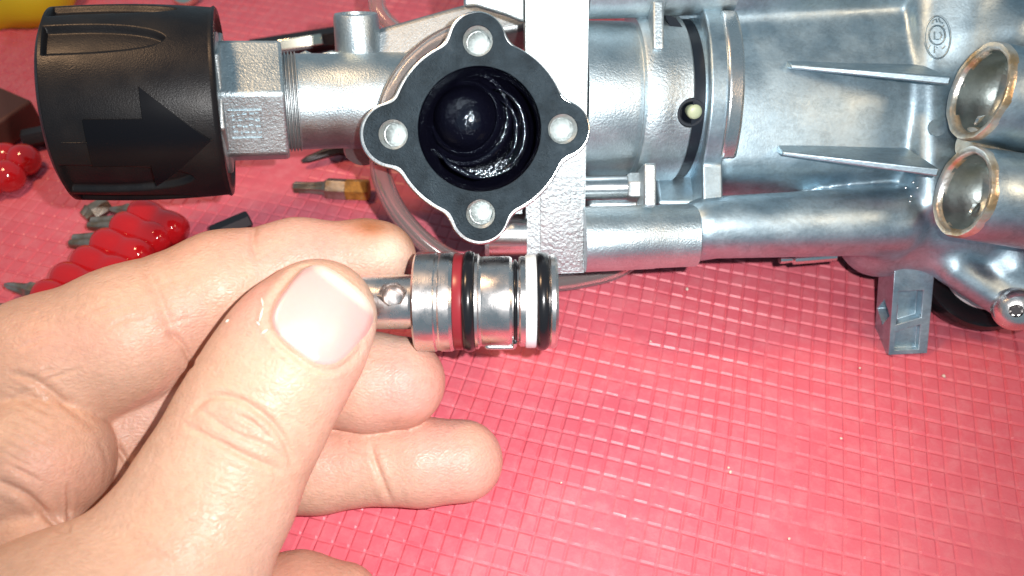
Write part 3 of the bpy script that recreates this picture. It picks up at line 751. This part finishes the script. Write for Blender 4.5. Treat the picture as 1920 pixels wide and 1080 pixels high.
    subtract(br, [box(p0 + bv_ * 0.86 - bw_ * D_ * 0.52 + sl, 0.5, 0.42, 0.42, bu_, (bv_ + bw_).normalized(), (bw_ - bv_).normalized()),
                  prism([(-.30, 0.10), (.22, 0.10), (.22, 0.66), (-.30, 0.52)], p0, bu_, bv_, bw_, -0.14, 0.3),
                  prism([(-.30, 0.68), (.22, 0.82), (.22, 1.42), (-.30, 1.42)], p0, bu_, bv_, bw_, -0.26, 0.3)])
    m = br.modifiers.new('bevel', 'BEVEL'); m.width = 0.03; m.segments = 2; m.limit_method = 'ANGLE'; m.angle_limit = R(40)
    # round rubber foot and its pale ring
    wo = P(1838, 505, -2.55)
    wl = mk('rubber_foot', lathe([(-0.42, 0.7), (-0.40, 1.28), (-0.05, 1.36), (0.10, 1.30), (0.16, 1.0), (0.16, 0.3)], wo, TAB_N * .5 + Vector((0, 0, 1)), 72), M_RUBBER, h, 40)
    mk('foot_ring', lathe([(0.10, 0.95), (0.22, 0.93), (0.24, 0.84), (0.12, 0.82)], wo, TAB_N * .5 + Vector((0, 0, 1)), 64, caps=False), M_WHITE, wl)
    so = P(1904, 580, -0.95); sd = Vector((-0.55, -0.12, 1)).normalized()
    sc = mk('screw', lathe([(-0.4, .2), (-0.12, .22), (-0.10, 0.43), (0.02, 0.43), (0.14, 0.37), (0.22, 0.24), (0.235, 0.13), (0.1, 0.12), (0.08, 0.0)], so, sd, 48), M_STEEL, h, 40)
    star = [((0.125 if i % 2 == 0 else 0.075) * math.cos(math.pi * i / 6), (0.125 if i % 2 == 0 else 0.075) * math.sin(math.pi * i / 6)) for i in range(12)]
    u, v, w = frame(sd); mk('star_recess_shade', prism(star, so, u, v, w, 0.1, 0.241), M_DARKST, sc, 30)  # solid dark star fills the screw's hollow, standing in for its shade
M_BORE = cast_metal('dirty_tube_bore', (0.54, 0.61, 0.60), (0.32, 0.38, 0.38), 0.34, 0.50, 0.25, 8, 1.4)
build_housing()

# ---------------------------------------------------------------- clear hose
def build_hose():
    pts = [P(905, 55, -0.62), P(865, 62, -0.62), P(815, 86, -0.60), P(768, 128, -0.56), P(737, 180, -0.52), P(722, 232, -0.62), P(712, 285, -1.2), P(720, 345, -1.9), P(755, 410, -2.3), P(815, 468, -2.5),
           P(900, 510, -2.6), P(1000, 528, -2.9), P(1090, 522, -3.0), P(1180, 490, -3.1), P(1230, 400, -3.9), P(1150, 260, -4.6), P(950, 150, -5.0), P(800, 90, -5.1), P(716, 30, -5.2), P(706, -40, -5.4), P(700, -160, -5.8)]
    path = spline(pts, 10)
    h = tag(mk('clear_hose', tube(path, 0.215, 28), M_HOSE, None, 80), 'clear plastic hose looping around the open black flange and under the pump', 'hose')
    v, f = tube(path, 0.135, 20)
    mk('hose_bore', (v, [q[::-1] for q in f]), M_HOSE, h, 80, recalc=False)
build_hose()

# ---------------------------------------------------------------- valve insert held in the hand
VZ = 0.8; VS = 0.00925
def build_valve():
    o = P(960, 565, VZ); o.x = 0
    A = Vector((1, 0.004, 0.0)).normalized()
    vx = lambda px: (px - 960) * VS
    t = thing('valve_insert', 'turned steel valve insert with black, red and white rings pinched between thumb and fingers', 'valve', P(850, 565, VZ))
    stem = mk('stem', lathe([(vx(560), .40), (vx(562), .485), (vx(776), .485)], o, A, 80), M_STEEL, t)
    hc = P(738, 549, VZ + 0.48)
    hc = o + A * vx(737) + Vector((0, 0.15, 0.44)); hd = Vector((0, 0.30, 0.95)).normalized()
    subtract(stem, [lathe([(-1.2, 0.19), (0.3, 0.19)], hc, hd, 32), lathe([(-0.10, 0.17), (0.10, 0.33)], hc, hd, 6, up=(1, .2, 0))])
    mk('hole_liner', lathe([(-0.08, 0.195), (-0.14, 0.165), (-0.5, 0.15), (-0.5, 0.0)], hc, hd, 32, caps=False), M_STEEL, stem)
    col = mk('collar', lathe([(vx(776), .45), (vx(776), .84), (vx(780), .885), (vx(815), .885), (vx(818), .865), (vx(823), .865), (vx(826), .885), (vx(844), .885), (vx(850), .855), (vx(851), .6)], o, A, 128), M_STEEL, t, 28)
    mk('red_ring', lathe([(vx(850), .7), (vx(850.5), .845), (vx(853), .858), (vx(866), .858), (vx(868), .84), (vx(868), .7)], o, A, 128), M_REDRING, t)
    def oring(px, w, r): return lathe([(vx(px) + w * VS / 2 * math.cos(a), r - 0.09 + 0.09 * math.sin(a) if False else r - 0.085 + 0.085 * math.sin(a)) for a in [math.pi - math.pi * i / 12 for i in range(13)]], o, A, 128)
    mk('black_ring', oring(879, 24, .895), M_RUBBER, t, 80)
    body = mk('body', lathe([(vx(867), .55), (vx(868), .80), (vx(888), .80), (vx(891), .845), (vx(896), .845), (vx(899), .80), (vx(903), .79), (vx(906), .80), (vx(955), .80), (vx(960), .775), (vx(961), .70), (vx(972), .70), (vx(973), .775), (vx(976), .80), (vx(987), .80), (vx(987), .6)], o, A, 128), M_STEEL, t, 28)
    mk('groove_ring', lathe([(vx(962), .60), (vx(962.5), .725), (vx(966), .745), (vx(970), .725), (vx(971), .60)], o, A, 96), M_RUBBER, body, 80)
    mk('white_ring', lathe([(vx(985), .6), (vx(985.5), .815), (vx(988), .83), (vx(1003), .83), (vx(1006), .815), (vx(1006), .6)], o, A, 128), M_WHITE, t)
    mk('black_ring', oring(1017, 25, .875), M_RUBBER, t, 80)
    mk('end_flange', lathe([(vx(1006), .5), (vx(1007), .70), (vx(1028), .70), (vx(1029), .81), (vx(1033), .835), (vx(1040), .835), (vx(1045), .80), (vx(1046), .3), (vx(1040), .28)], o, A, 128), M_STEEL, t, 28)
    # little bright catch at the lower edge
    c = o + A * vx(938)
    pts = [c + Vector((-0.24, -0.775, 0.10)), c + Vector((-0.20, -0.80, 0.12)), c + Vector((0.17, -0.80, 0.12)), c + Vector((0.235, -0.78, 0.13)), c + Vector((0.25, -0.70, 0.24))]
    mk('catch', tube(spline(pts, 5), 0.05, 10), M_MACH, t, 60)
build_valve()

# ---------------------------------------------------------------- the hand
def build_hand():
    F = Field((-14.2, -10.2, -1.6), (0.2, 1.9, 6.2), 0.052)
    def chain(field, pts, k, zs=1.0, zc=0.0):
        for i in range(len(pts) - 1):
            a, b = pts[i], pts[i + 1]
            field.cone(P(*a[:3]), P(*b[:3]), a[3] * SC(a[2]), b[3] * SC(b[2]), k, zs, zc)
    def group(k, *chains, kin=0.25, zs=1.0, zc=0.0):
        old = F.d; F.d = np.full(F.n, 9.0, np.float32)
        for c in chains: chain(F, c, kin, zs, zc)
        new = F.d; F.d = old; sl = (slice(None),) * 3
        F.blend(sl, new, k)
    # palm and wrist, mostly out of the picture
    group(0.1, [(-60, 1080, 1.2, 190), (-260, 1330, 2.6, 300), (-420, 1560, 4.0, 330)], [(-60, 1080, 1.2, 190), (170, 1180, 1.2, 150)], kin=0.6)
    # little, ring and middle fingers
    group(0.15, [(640, 1128, 1.45, 72), (560, 1122, 1.45, 84), (420, 1140, 1.4, 92), (180, 1180, 1.2, 130)], kin=0.15)
    group(0.02, [(866, 864, 0.15, 77), (790, 866, 0.15, 82), (733, 868, 0.15, 80)], kin=0.12)
    group(0.10, [(690, 868, 0.12, 80), (600, 878, 0.12, 82), (480, 880, 0.15, 92), (240, 930, 0.4, 130), (0, 1050, 1.0, 170)], kin=0.15)
    group(0.05, [(748, 717, 0.55, 87), (690, 716, 0.52, 92), (600, 705, 0.42, 94), (450, 700, 0.20, 98)], kin=0.15)
    group(0.12, [(450, 700, 0.2, 98), (300, 745, 0.15, 112), (205, 840, 0.35, 128), (20, 960, 0.9, 150)], kin=0.12)
    # index finger
    group(0.05, [(717, 482, -0.12, 63), (690, 484, -0.10, 69), (560, 497, 0.10, 84), (420, 538, 0.45, 102), (245, 630, 0.95, 130), (90, 700, 1.2, 143), (-80, 800, 1.5, 160)], kin=0.25)
    group(0.03, [(62, 866, 1.95, 143), (-40, 900, 2.1, 150), (-220, 980, 2.3, 200)], kin=0.2)
    group(0.05, [(62, 1010, 2.35, 96), (-60, 1010, 2.2, 120), (-240, 1120, 2.6, 200)], kin=0.3)
    # thumb
    group(0.05, [(600, 590, 1.80, 104), (575, 622, 1.93, 116), (540, 668, 2.10, 126), (500, 735, 2.2, 131), (458, 812, 2.3, 136), (402, 925, 2.5, 148), (312, 1085, 2.9, 180), (120, 1270, 3.6, 270), (-200, 1500, 4.6, 330)], kin=0.30, zs=0.84, zc=2.2)
    me0 = F.mesh('hand'); relax(me0, 3)
    tmp = bpy.data.objects.new('tmp', me0); C.objects.link(tmp); md = tmp.modifiers.new('s', 'SUBSURF'); md.levels = 1; md.render_levels = 1
    me = evaluated(tmp); bpy.data.objects.remove(tmp); bpy.data.meshes.remove(me0); me.name = 'hand'
    nv = len(me.vertices); co = np.empty(nv * 3, np.float32); me.vertices.foreach_get('co', co); co = co.reshape(-1, 3).astype(float)
    no = np.empty(nv * 3, np.float32); me.vertices.foreach_get('normal', no); no = no.reshape(-1, 3).astype(float)
    px = 960 + co[:, 0] / (CAMZ - co[:, 2]) * 1500; py = 540 - co[:, 1] / (CAMZ - co[:, 2]) * 1500
    def dpoly(pts):
        pts = np.array(pts, float); best = np.full(nv, 1e9); s_at = np.zeros(nv)
        for i in range(len(pts) - 1):
            a, b = pts[i], pts[i + 1]; ba = b - a
            t = np.clip(((px - a[0]) * ba[0] + (py - a[1]) * ba[1]) / ba.dot(ba), 0, 1)
            d = np.hypot(px - a[0] - ba[0] * t, py - a[1] - ba[1] * t); m = d < best
            best = np.where(m, d, best); s_at = np.where(m, (i + t) / (len(pts) - 1), s_at)
        return best, s_at
    disp = np.zeros(nv); front = np.clip(no[:, 2] * 3, 0, 1)
    def crease(pts, w, depth, zmin, zmax=9, bulge=0.22):
        nonlocal disp
        pts = [tuple(p) for p in spline([(x, y, 0) for x, y in pts], 5)]; pts = [(p[0], p[1]) for p in pts]
        d, s = dpoly(pts); fade = np.sin(np.pi * np.clip(s * 0.92 + 0.04, 0, 1)) ** 0.5
        m = front * (co[:, 2] > zmin) * (co[:, 2] < zmax) * fade
        disp -= m * depth * np.exp(-(d / w) ** 2); disp += m * depth * bulge * np.exp(-((d - 2.6 * w) / (1.3 * w)) ** 2)
    # knuckle folds on the thumb
    crease([(365, 768), (392, 744), (445, 748), (500, 783), (535, 828), (548, 872)], 6.5, 0.055, 2.2, bulge=0.12)
    crease([(350, 798), (395, 822), (445, 848), (490, 868), (522, 880)], 6.0, 0.05, 2.2, bulge=0.12)
    crease([(380, 772), (420, 800), (452, 818), (500, 836), (532, 858)], 5.0, 0.03, 2.2, bulge=0.1)
    crease([(448, 778), (478, 796), (506, 822)], 4.5, 0.028, 2.2, bulge=0.1)
    for i in range(40):
        t0 = random.uniform(0, 1); cx_ = 330 + 170 * t0 + random.uniform(-90, 60); cy_ = 1030 - 330 * t0; l = random.uniform(30, 80)
        crease([(cx_, cy_), (cx_ + l * .5, cy_ + l * .16), (cx_ + l, cy_ + l * .45)], 3.2, 0.006, 2.2, bulge=0.1)
    nb = []
    for i in range(40):
        th = R(95 + 265 * i / 39) - R(5)
        S, Tt = math.cos(th), math.sin(th); q = (abs(S) ** 3 + abs(Tt) ** 3) ** (1 / 3); S /= q; Tt /= q
        x = 605 + 0.62 * S * 90 + 0.785 * Tt * 94; y = 593 - 0.785 * S * 90 + 0.62 * Tt * 94; nb.append((x, y))
    crease(nb, 5.0, 0.032, 2.2, bulge=0.4)
    # creases on the fingers
    crease([(696, 836), (702, 862), (716, 900), (730, 934)], 5, 0.05, -0.6, 1.2)
    crease([(690, 852), (660, 842), (648, 826)], 4, 0.03, -0.6, 1.2)
    crease([(478, 424), (474, 450), (480, 480)], 6, 0.045, 0.0, 1.6)
    crease([(262, 480), (300, 560), (330, 640)], 9, 0.035, 0.5, 2.6)
    crease([(318, 625), (345, 650), (362, 690)], 5, 0.05, 0.5, 2.6)
    crease([(20, 700), (70, 716), (130, 762), (185, 806)], 7, 0.05, 0.8, 3.2)
    crease([(200, 800), (222, 840), (250, 884)], 5, 0.08, -0.5, 2.0)
    crease([(190, 830), (205, 870), (200, 910)], 5, 0.06, -0.5, 2.4)
    crease([(-5, 902), (50, 930), (95, 972), (128, 1004)], 7, 0.08, 1.5, 3.8)
    crease([(128, 910), (130, 955), (128, 1000)], 4, 0.04, 1.5, 3.8)
    for i in range(12):
        x0 = random.uniform(0, 300); y0 = 640 - x0 * 0.45 + random.uniform(0, 120)
        crease([(x0, y0), (x0 + 30, y0 - 14), (x0 + 60, y0 - 20)], 3.5, 0.012, 0.5, 2.6)
    for i in range(14):
        y0 = 710 + i * 13 + random.uniform(-4, 4); x0 = random.uniform(0, 40)
        crease([(x0, y0), (x0 + 25, y0 + 12), (x0 + 60, y0 + 30)], 3.5, 0.014, 1.5, 3.6)
    co2 = co + no * disp[:, None]
    me.vertices.foreach_set('co', co2.astype(np.float32).ravel()); me.update()
    # colour of the skin: flushed tips, a grease stain, shade painted on the little finger, pale pressed spots
    tint = np.zeros((nv, 4), np.float32); tint[:, 3] = 1
    def blob(ch, x, y, rx, ry, amt, zmin=-9, zmax=9, rot=0):
        c, s = math.cos(rot), math.sin(rot); dx, dy = px - x, py - y
        q = ((dx * c + dy * s) / rx) ** 2 + ((-dx * s + dy * c) / ry) ** 2
        tint[:, ch] = np.clip(tint[:, ch] + amt * np.exp(-q) * (co[:, 2] > zmin) * (co[:, 2] < zmax), 0, 1)
    blob(0, 600, 470, 120, 60, 0.75, -2, 1.2); blob(0, 760, 720, 90, 90, 0.85, -2, 1.62); blob(0, 860, 865, 85, 85, 0.75, -2, 1.6); blob(0, 430, 480, 90, 40, 0.35, -2, 1.9); blob(0, 120, 640, 120, 50, 0.3, 0, 2.8)
    blob(0, 480, 570, 60, 90, 0.6, 1.6); blob(0, 640, 720, 40, 80, 0.35, 1.6); blob(0, 330, 600, 80, 60, 0.35, .3, 2.4); blob(0, 450, 800, 90, 60, 0.25, 2.2); blob(0, 90, 880, 90, 60, 0.3, 1.5, 3.6)
    blob(0, 300, 770, 80, 80, 0.45, -1, 1.6); blob(0, 620, 850, 70, 60, 0.4, -1, 1.2); blob(0, 590, 1080, 120, 60, 0.5, 0.5, 2.4)
    blob(1, 706, 428, 58, 20, 0.95, -2, 1.0, 0.2); blob(1, 770, 450, 26, 14, 0.35, -2, 1.0, .8); blob(1, 590, 1075, 130, 60, 0.35, 0.5, 2.4); blob(1, 760, 790, 50, 12, 0.25, -2, 1.6)  # index stain, then painted shade on the little finger, then brown below middle fingertip
    blob(2, 735, 470, 30, 40, 0.7, -2, 1.0); blob(2, 690, 620, 22, 70, 0.6, 1.5); blob(2, 280, 760, 60, 60, 0.4, -1, 1.4); blob(2, 740, 640, 60, 25, .4, -2, 1.6)
    ca = me.color_attributes.new('tint', 'FLOAT_COLOR', 'POINT'); ca.data.foreach_set('color', tint.ravel())
    tree = BVHTree.FromPolygons([Vector(v) for v in co2.tolist()], [tuple(p.vertices) for p in me.polygons])
    h = link_mesh('hand', me, M_SKIN, None, 180)
    tag(h, 'bare hand pinching the steel valve insert between thumb and fingers above the red mat', 'hand')
    # dry skin flakes beside the nail
    rf_ = random.Random(8); fl = []
    for (x, y, l, a) in ((490, 590, 26, 1.3), (496, 622, 16, 0.6), (484, 606, 10, 2.2), (426, 602, 9, 0.7), (492, 566, 16, 1.75)):
        q = []
        for k in (-0.5, 0, 0.5):
            d = Vector(((x + math.cos(a) * l * k - 960) / 1500, (540 - y + math.sin(a) * l * k) / 1500, -1)).normalized(); q.append(tree.ray_cast(Vector((0, 0, CAMZ)), d)[0] + Vector((0, 0, 0.012)))
        fl.append(tube(q, [0.006, 0.022, 0.008], 6))
    for f_ in fl: mk('skin_flake', f_, M_FLAKE, h, 80)
    # thumb nail
    ax = np.array((0.62, -0.785)); bx = np.array((0.785, 0.62)); cc = np.array((605, 593)); nS, nT = 44, 44
    pts = np.zeros((nS, nT, 3)); col = np.zeros((nS, nT, 4)); col[..., 3] = 1; rim = np.zeros((nS, nT))
    for i in range(nS):
        for j in range(nT):
            s = i / (nS - 1) * 2 - 1; t = j / (nT - 1) * 2 - 1
            # square to rounded outline
            m = max(abs(s), abs(t)); e = 3.0; q = (abs(s) ** e + abs(t) ** e) ** (1 / e) if m > 0 else 1; f = (m / q) if q > 0 else 1
            S, Tt = s * f, t * f
            hw = 88 + 4 * S; hl = 84
            x, y = cc + ax * (S * hl + 6 * Tt * Tt * -1 * (S < 0)) + bx * (Tt * hw)
            d = Vector(((x - 960) / 1500, (540 - y) / 1500, -1)).normalized(); hit = tree.ray_cast(Vector((0, 0, CAMZ)), d)
            p = np.array(hit[0]) if hit[0] is not None else np.array((0, 0, 0)); pts[i, j] = p; rim[i, j] = m
            col[i, j, 0] = np.clip((S - 0.66) / 0.16, 0, 1)
            if S < -0.72 and abs(Tt) < 0.5: col[i, j, 0] = 0.35
    # fit a smooth plate through the surface points
    S_, T_ = np.meshgrid(np.linspace(-1, 1, nS), np.linspace(-1, 1, nT), indexing='ij')
    x, y = pts[..., 0].ravel(), pts[..., 1].ravel(); x0, y0 = x.mean(), y.mean(); X, Y = x - x0, y - y0
    B = np.stack([np.ones_like(X), X, Y, X * X, X * Y, Y * Y, X ** 3, Y ** 3, X * X * Y, X * Y * Y], 1); wgt = (rim.ravel() < 0.85)
    cf = np.linalg.lstsq(B[wgt], pts[..., 2].ravel()[wgt], rcond=None)[0]; zfit = (B @ cf).reshape(nS, nT)
    r_ = np.clip((rim - 0.86) / 0.14, 0, 1); zsurf = pts[..., 2].copy()
    pts[..., 2] = np.maximum(zfit, pts[..., 2] - 0.01) * (1 - r_) + (pts[..., 2] - 0.02) * r_ + 0.05 * (1 - r_ ** 2) - 0.03 * T_ * (1 - r_ ** 4)
    pts[..., 2] = np.where(r_ < 0.6, np.maximum(pts[..., 2], zsurf + 0.02), pts[..., 2])
    vs = [tuple(p) for p in pts.reshape(-1, 3)]; fs = [(i * nT + j, i * nT + j + 1, (i + 1) * nT + j + 1, (i + 1) * nT + j) for i in range(nS - 1) for j in range(nT - 1)]
    n_ = mk('thumb_nail', (vs, fs), M_NAIL, h, 180)
    ca = n_.data.color_attributes.new('tint', 'FLOAT_COLOR', 'POINT'); ca.data.foreach_set('color', col.reshape(-1).astype(np.float32))
    if sum(p.normal.z for p in n_.data.polygons) < 0: n_.data.flip_normals()
build_hand()

# ---------------------------------------------------------------- screwdriver bits and their red holders
def on_table(a, b, ha, hb): return T(*a, ha), T(*b, hb)
def hexbar(a, b, r, n=6, tip=None, tiplen=0.4):
    """bit from its tip end a to its shank end b"""
    L = (b - a).length; w = (b - a).normalized()
    if tip == 'blade':
        prof = [(0, r * 0.9), (L * tiplen, r * 0.98), (L * tiplen + .05, r), (L, r)]
    elif tip == 'point':
        prof = [(0, r * 0.22), (L * 0.12, r * 0.45), (L * tiplen, r * 0.72), (L * tiplen + 0.12, r), (L - .03, r), (L, r * 0.9)]
    else: prof = [(0, r * 0.88), (0.04, r), (L - .04, r), (L, r * .88)]
    u, v, w = frame(w, TAB_N)
    def rf(a_, t, rr):
        if tip == 'blade' and a_ < L * tiplen * 1.02: 
            k = a_ / (L * tiplen); return rr * (abs(math.cos(t)) * (0.25 + 0.75 * k) + abs(math.sin(t)) * 1.0) * 0.85
        if tip == 'point' and a_ < L * tiplen: return rr * (0.72 + 0.28 * abs(math.cos(2 * t)) ** 0.7)
        c = math.cos(R(30)); tt = (t + R(30)) % R(60) - R(30); return rr * c / math.cos(tt) if n == 6 else rr
    pr = []
    for i in range(len(prof) - 1):
        for k in range(4): f = k / 4; pr.append((prof[i][0] + (prof[i + 1][0] - prof[i][0]) * f, prof[i][1] + (prof[i + 1][1] - prof[i][1]) * f))
    pr.append(prof[-1])
    return lathe(pr, a, w, 36, rf, up=TAB_N)
def bit(name, a, b, ha, hb, r, tip, mat, label, group=None, tiplen=0.45):
    p, q = on_table(a, b, ha, hb)
    return tag(mk(name, hexbar(p, q, r, 6, tip, tiplen), mat, None, 28), label, 'screwdriver bit', group)
def build_bits():
    G = 'screwdriver bits in the red holder'
    hold = thing('bit_holder', 'row of glossy red plastic bit sockets running down beside the fingers', 'bit holder', T(190, 500, 0))
    rowp = [(257, 396, 330, 432), (223, 422, 303, 450), (187, 453, 268, 481), (151, 486, 232, 514), (114, 517, 196, 545), (78, 550, 160, 578), (40, 583, 124, 611), (4, 614, 88, 642)]
    for (x0, y0, x1, y1) in rowp:
        a, b = on_table((x0, y0), (x1, y1), 0.42, 0.40); L = (b - a).length
        pr = []
        for i in range(25):
            t = i / 24; r = 0.40 * (1 - (abs(t - 0.5) * 2) ** 7) ** 0.5 * (1 - 0.10 * math.exp(-((t - 0.52) / 0.12) ** 2)); pr.append((-0.12 + t * (L + 0.36), max(r, 0.0)))
        mk('socket', lathe(pr, a, b - a, 32, up=TAB_N), M_REDPL, hold, 60)
    a = T(265, 420, 0.28); b = T(20, 640, 0.28); d = (T(330, 432, .28) - T(257, 396, .28)).normalized()
    mk('spine', tube([a + d * 0.5, b + d * 0.5], 0.22, 12), M_REDPL, hold, 60)
    bit('screwdriver_bit', (206, 392), (262, 399), 0.42, 0.42, 0.20, 'point', M_BIT, 'grey cross tip bit in the topmost red socket under the knob', G)
    bit('screwdriver_bit', (170, 419), (228, 424), 0.42, 0.42, 0.22, 'blade', M_BIT, 'wide grey blade bit in the second red socket from the knob', G, .8)
    bit('screwdriver_bit', (136, 452), (192, 457), 0.42, 0.42, 0.23, 'blade', M_BIT, 'flat square ended grey bit in the third red socket from the knob', G, .8)
    bit('screwdriver_bit', (10, 534), (84, 552), 0.42, 0.42, 0.23, 'point', M_BIT, 'brown pointed bit sticking out of a red socket above the index finger', G, .55)
    bit('screwdriver_bit', (-14, 574), (46, 588), 0.42, 0.42, 0.23, 'point', M_BIT, 'lowest pointed bit, cut by the photo edge beside the index finger', G, .55)
    bit('screwdriver_bit', (158, 408), (203, 382), 0.25, 0.25, 0.22, 'blade', M_BIT, 'short loose grey bit lying aslant just below the knob', None, .3)
    # loose ones
    t = thing('screwdriver_bit', 'loose star tip bit with orange rust on its hexagon end lying below the pipe', 'screwdriver bit', T(620, 356, 0))
    p, q = on_table((551, 351), (612, 353), 0.24, 0.24)
    def rf(a_, tt, rr): return rr * (0.86 + 0.14 * math.cos(6 * tt)) 
    L = (q - p).length
    mk('star_tip', lathe([(0, .12), (0.03, .15), (L * .55, .15), (L * .9, .18), (L, .24)], p, q - p, 48, rf, up=TAB_N), M_BIT, t, 40)
    q2 = T(650, 355, 0.24); q3 = T(692, 356, 0.24)
    mk('hexagon_shank', lathe([(0, .24), (0.03, .27), ((q2 - q).length, .27)], q, q2 - q, 6, up=TAB_N), M_BIT, t, 25)
    mk('rusty_shank', lathe([(0, .272), ((q3 - q2).length - .04, .272), ((q3 - q2).length, .24)], q2, q3 - q2, 6, up=TAB_N), M_RUST, t, 25, label='rusty orange end of the shank')
    bit('screwdriver_bit', (566, 303), (660, 270), 0.22, 0.3, 0.24, 'point', M_DARKST, 'dark pointed bit half hidden under the pipe left of the flange', None, .7)
    bit('screwdriver_bit', (398, 440), (468, 410), 0.3, 0.3, 0.22, None, M_DARKST, 'black hexagon bit peeping out above the index finger')
    t = thing('driver_shaft', 'long dark driver shaft with one bright flat behind the hexagon nut', 'driver shaft', T(560, 78, 0))
    p, q = on_table((470, 96), (660, 66), 0.35, 0.35)
    mk('shaft', hexbar(p, q, 0.33, 6), M_DARKST, t, 28)
    a, b = on_table((522, 85), (604, 73), 0.62, 0.62); d = (b - a).normalized()
    nf = (Vector((0.7, 0.3, CAMZ)) - (a + b) / 2).normalized(); nf = (nf - d * nf.dot(d)).normalized()
    mk('bright_flat', prism([(0, -0.15), ((b - a).length, -0.15), ((b - a).length, 0.15), (0, 0.15)], a - nf * 0.24, d, nf.cross(d), nf, 0, 0.36), M_CHROME, t, 30, bevel=0.02)
    # second holder and dark socket at the left edge
    hold = thing('bit_holder', 'end of another red bit holder with two shiny round knobs at left edge', 'bit holder', T(20, 320, 0))
    for (x, y, r) in ((44, 300, 0.42), (14, 330, 0.42), (-22, 338, 0.42), (12, 296, 0.40)):
        c = T(x, y, 0.42); bm = bmesh.new(); bmesh.ops.create_uvsphere(bm, u_segments=32, v_segments=20, radius=r)
        mk('socket', ([c + v.co for v in bm.verts], [tuple(t.index for t in f.verts) for f in bm.faces]), M_REDPL, hold, 180); bm.free()
    c = T(-2, 220, 0.45); d = (T(45, 235, .45) - T(0, 215, .45)).normalized()
    s = tag(mk('socket_block', box(c, 1.5, 1.35, 0.8, d, TAB_N.cross(d), TAB_N), M_BROWN, None, 30, bevel=0.08), 'dark brown rusty block lying at the left edge beside the knob', 'iron block')
    bit('screwdriver_bit', (44, 262), (110, 248), 0.3, 0.3, 0.26, None, M_DARKST, 'dark stub of a bit between the brown block and the knob')
    # chrome nut end and yellow case at the top
    c = T(350, -2, 0.4)
    tag(mk('chrome_ring', lathe([(0.0, 0.2), (0.02, 0.42), (0.12, 0.46), (0.3, 0.46), (0.38, 0.40), (0.36, 0.24), (0.1, 0.2)], T(352, -8, 0.1), TAB_N + Vector((0, -.6, 0)), 40), M_CHROME, None, 40), 'small brassy chrome ring at the top edge above the knob', 'ring')
    F = Field((-22, 5, -13), (-9, 16, -3), 0.11)
    a = T(-60, -90, 0.8); b = T(60, -20, 0.8); F.cone(a, b, 1.2, 1.05, 0.5); F.cone(T(-80, 20, 0.6), T(40, -10, .6), 0.85, 0.9, 0.6); F.cone(b, T(100, -60, 1.0), 1.0, 0.9, .6)
    me = F.mesh('yellow_case'); relax(me, 3)
    tag(link_mesh('yellow_case', me, M_YELLOW, None, 180), 'rounded yellow plastic object in the top corner behind the knob', 'plastic case')
build_bits()

# ---------------------------------------------------------------- level the table
for o in TOPS:
    o.matrix_world = TILT @ Matrix.Translation(o.location)
bpy.context.view_layer.update()
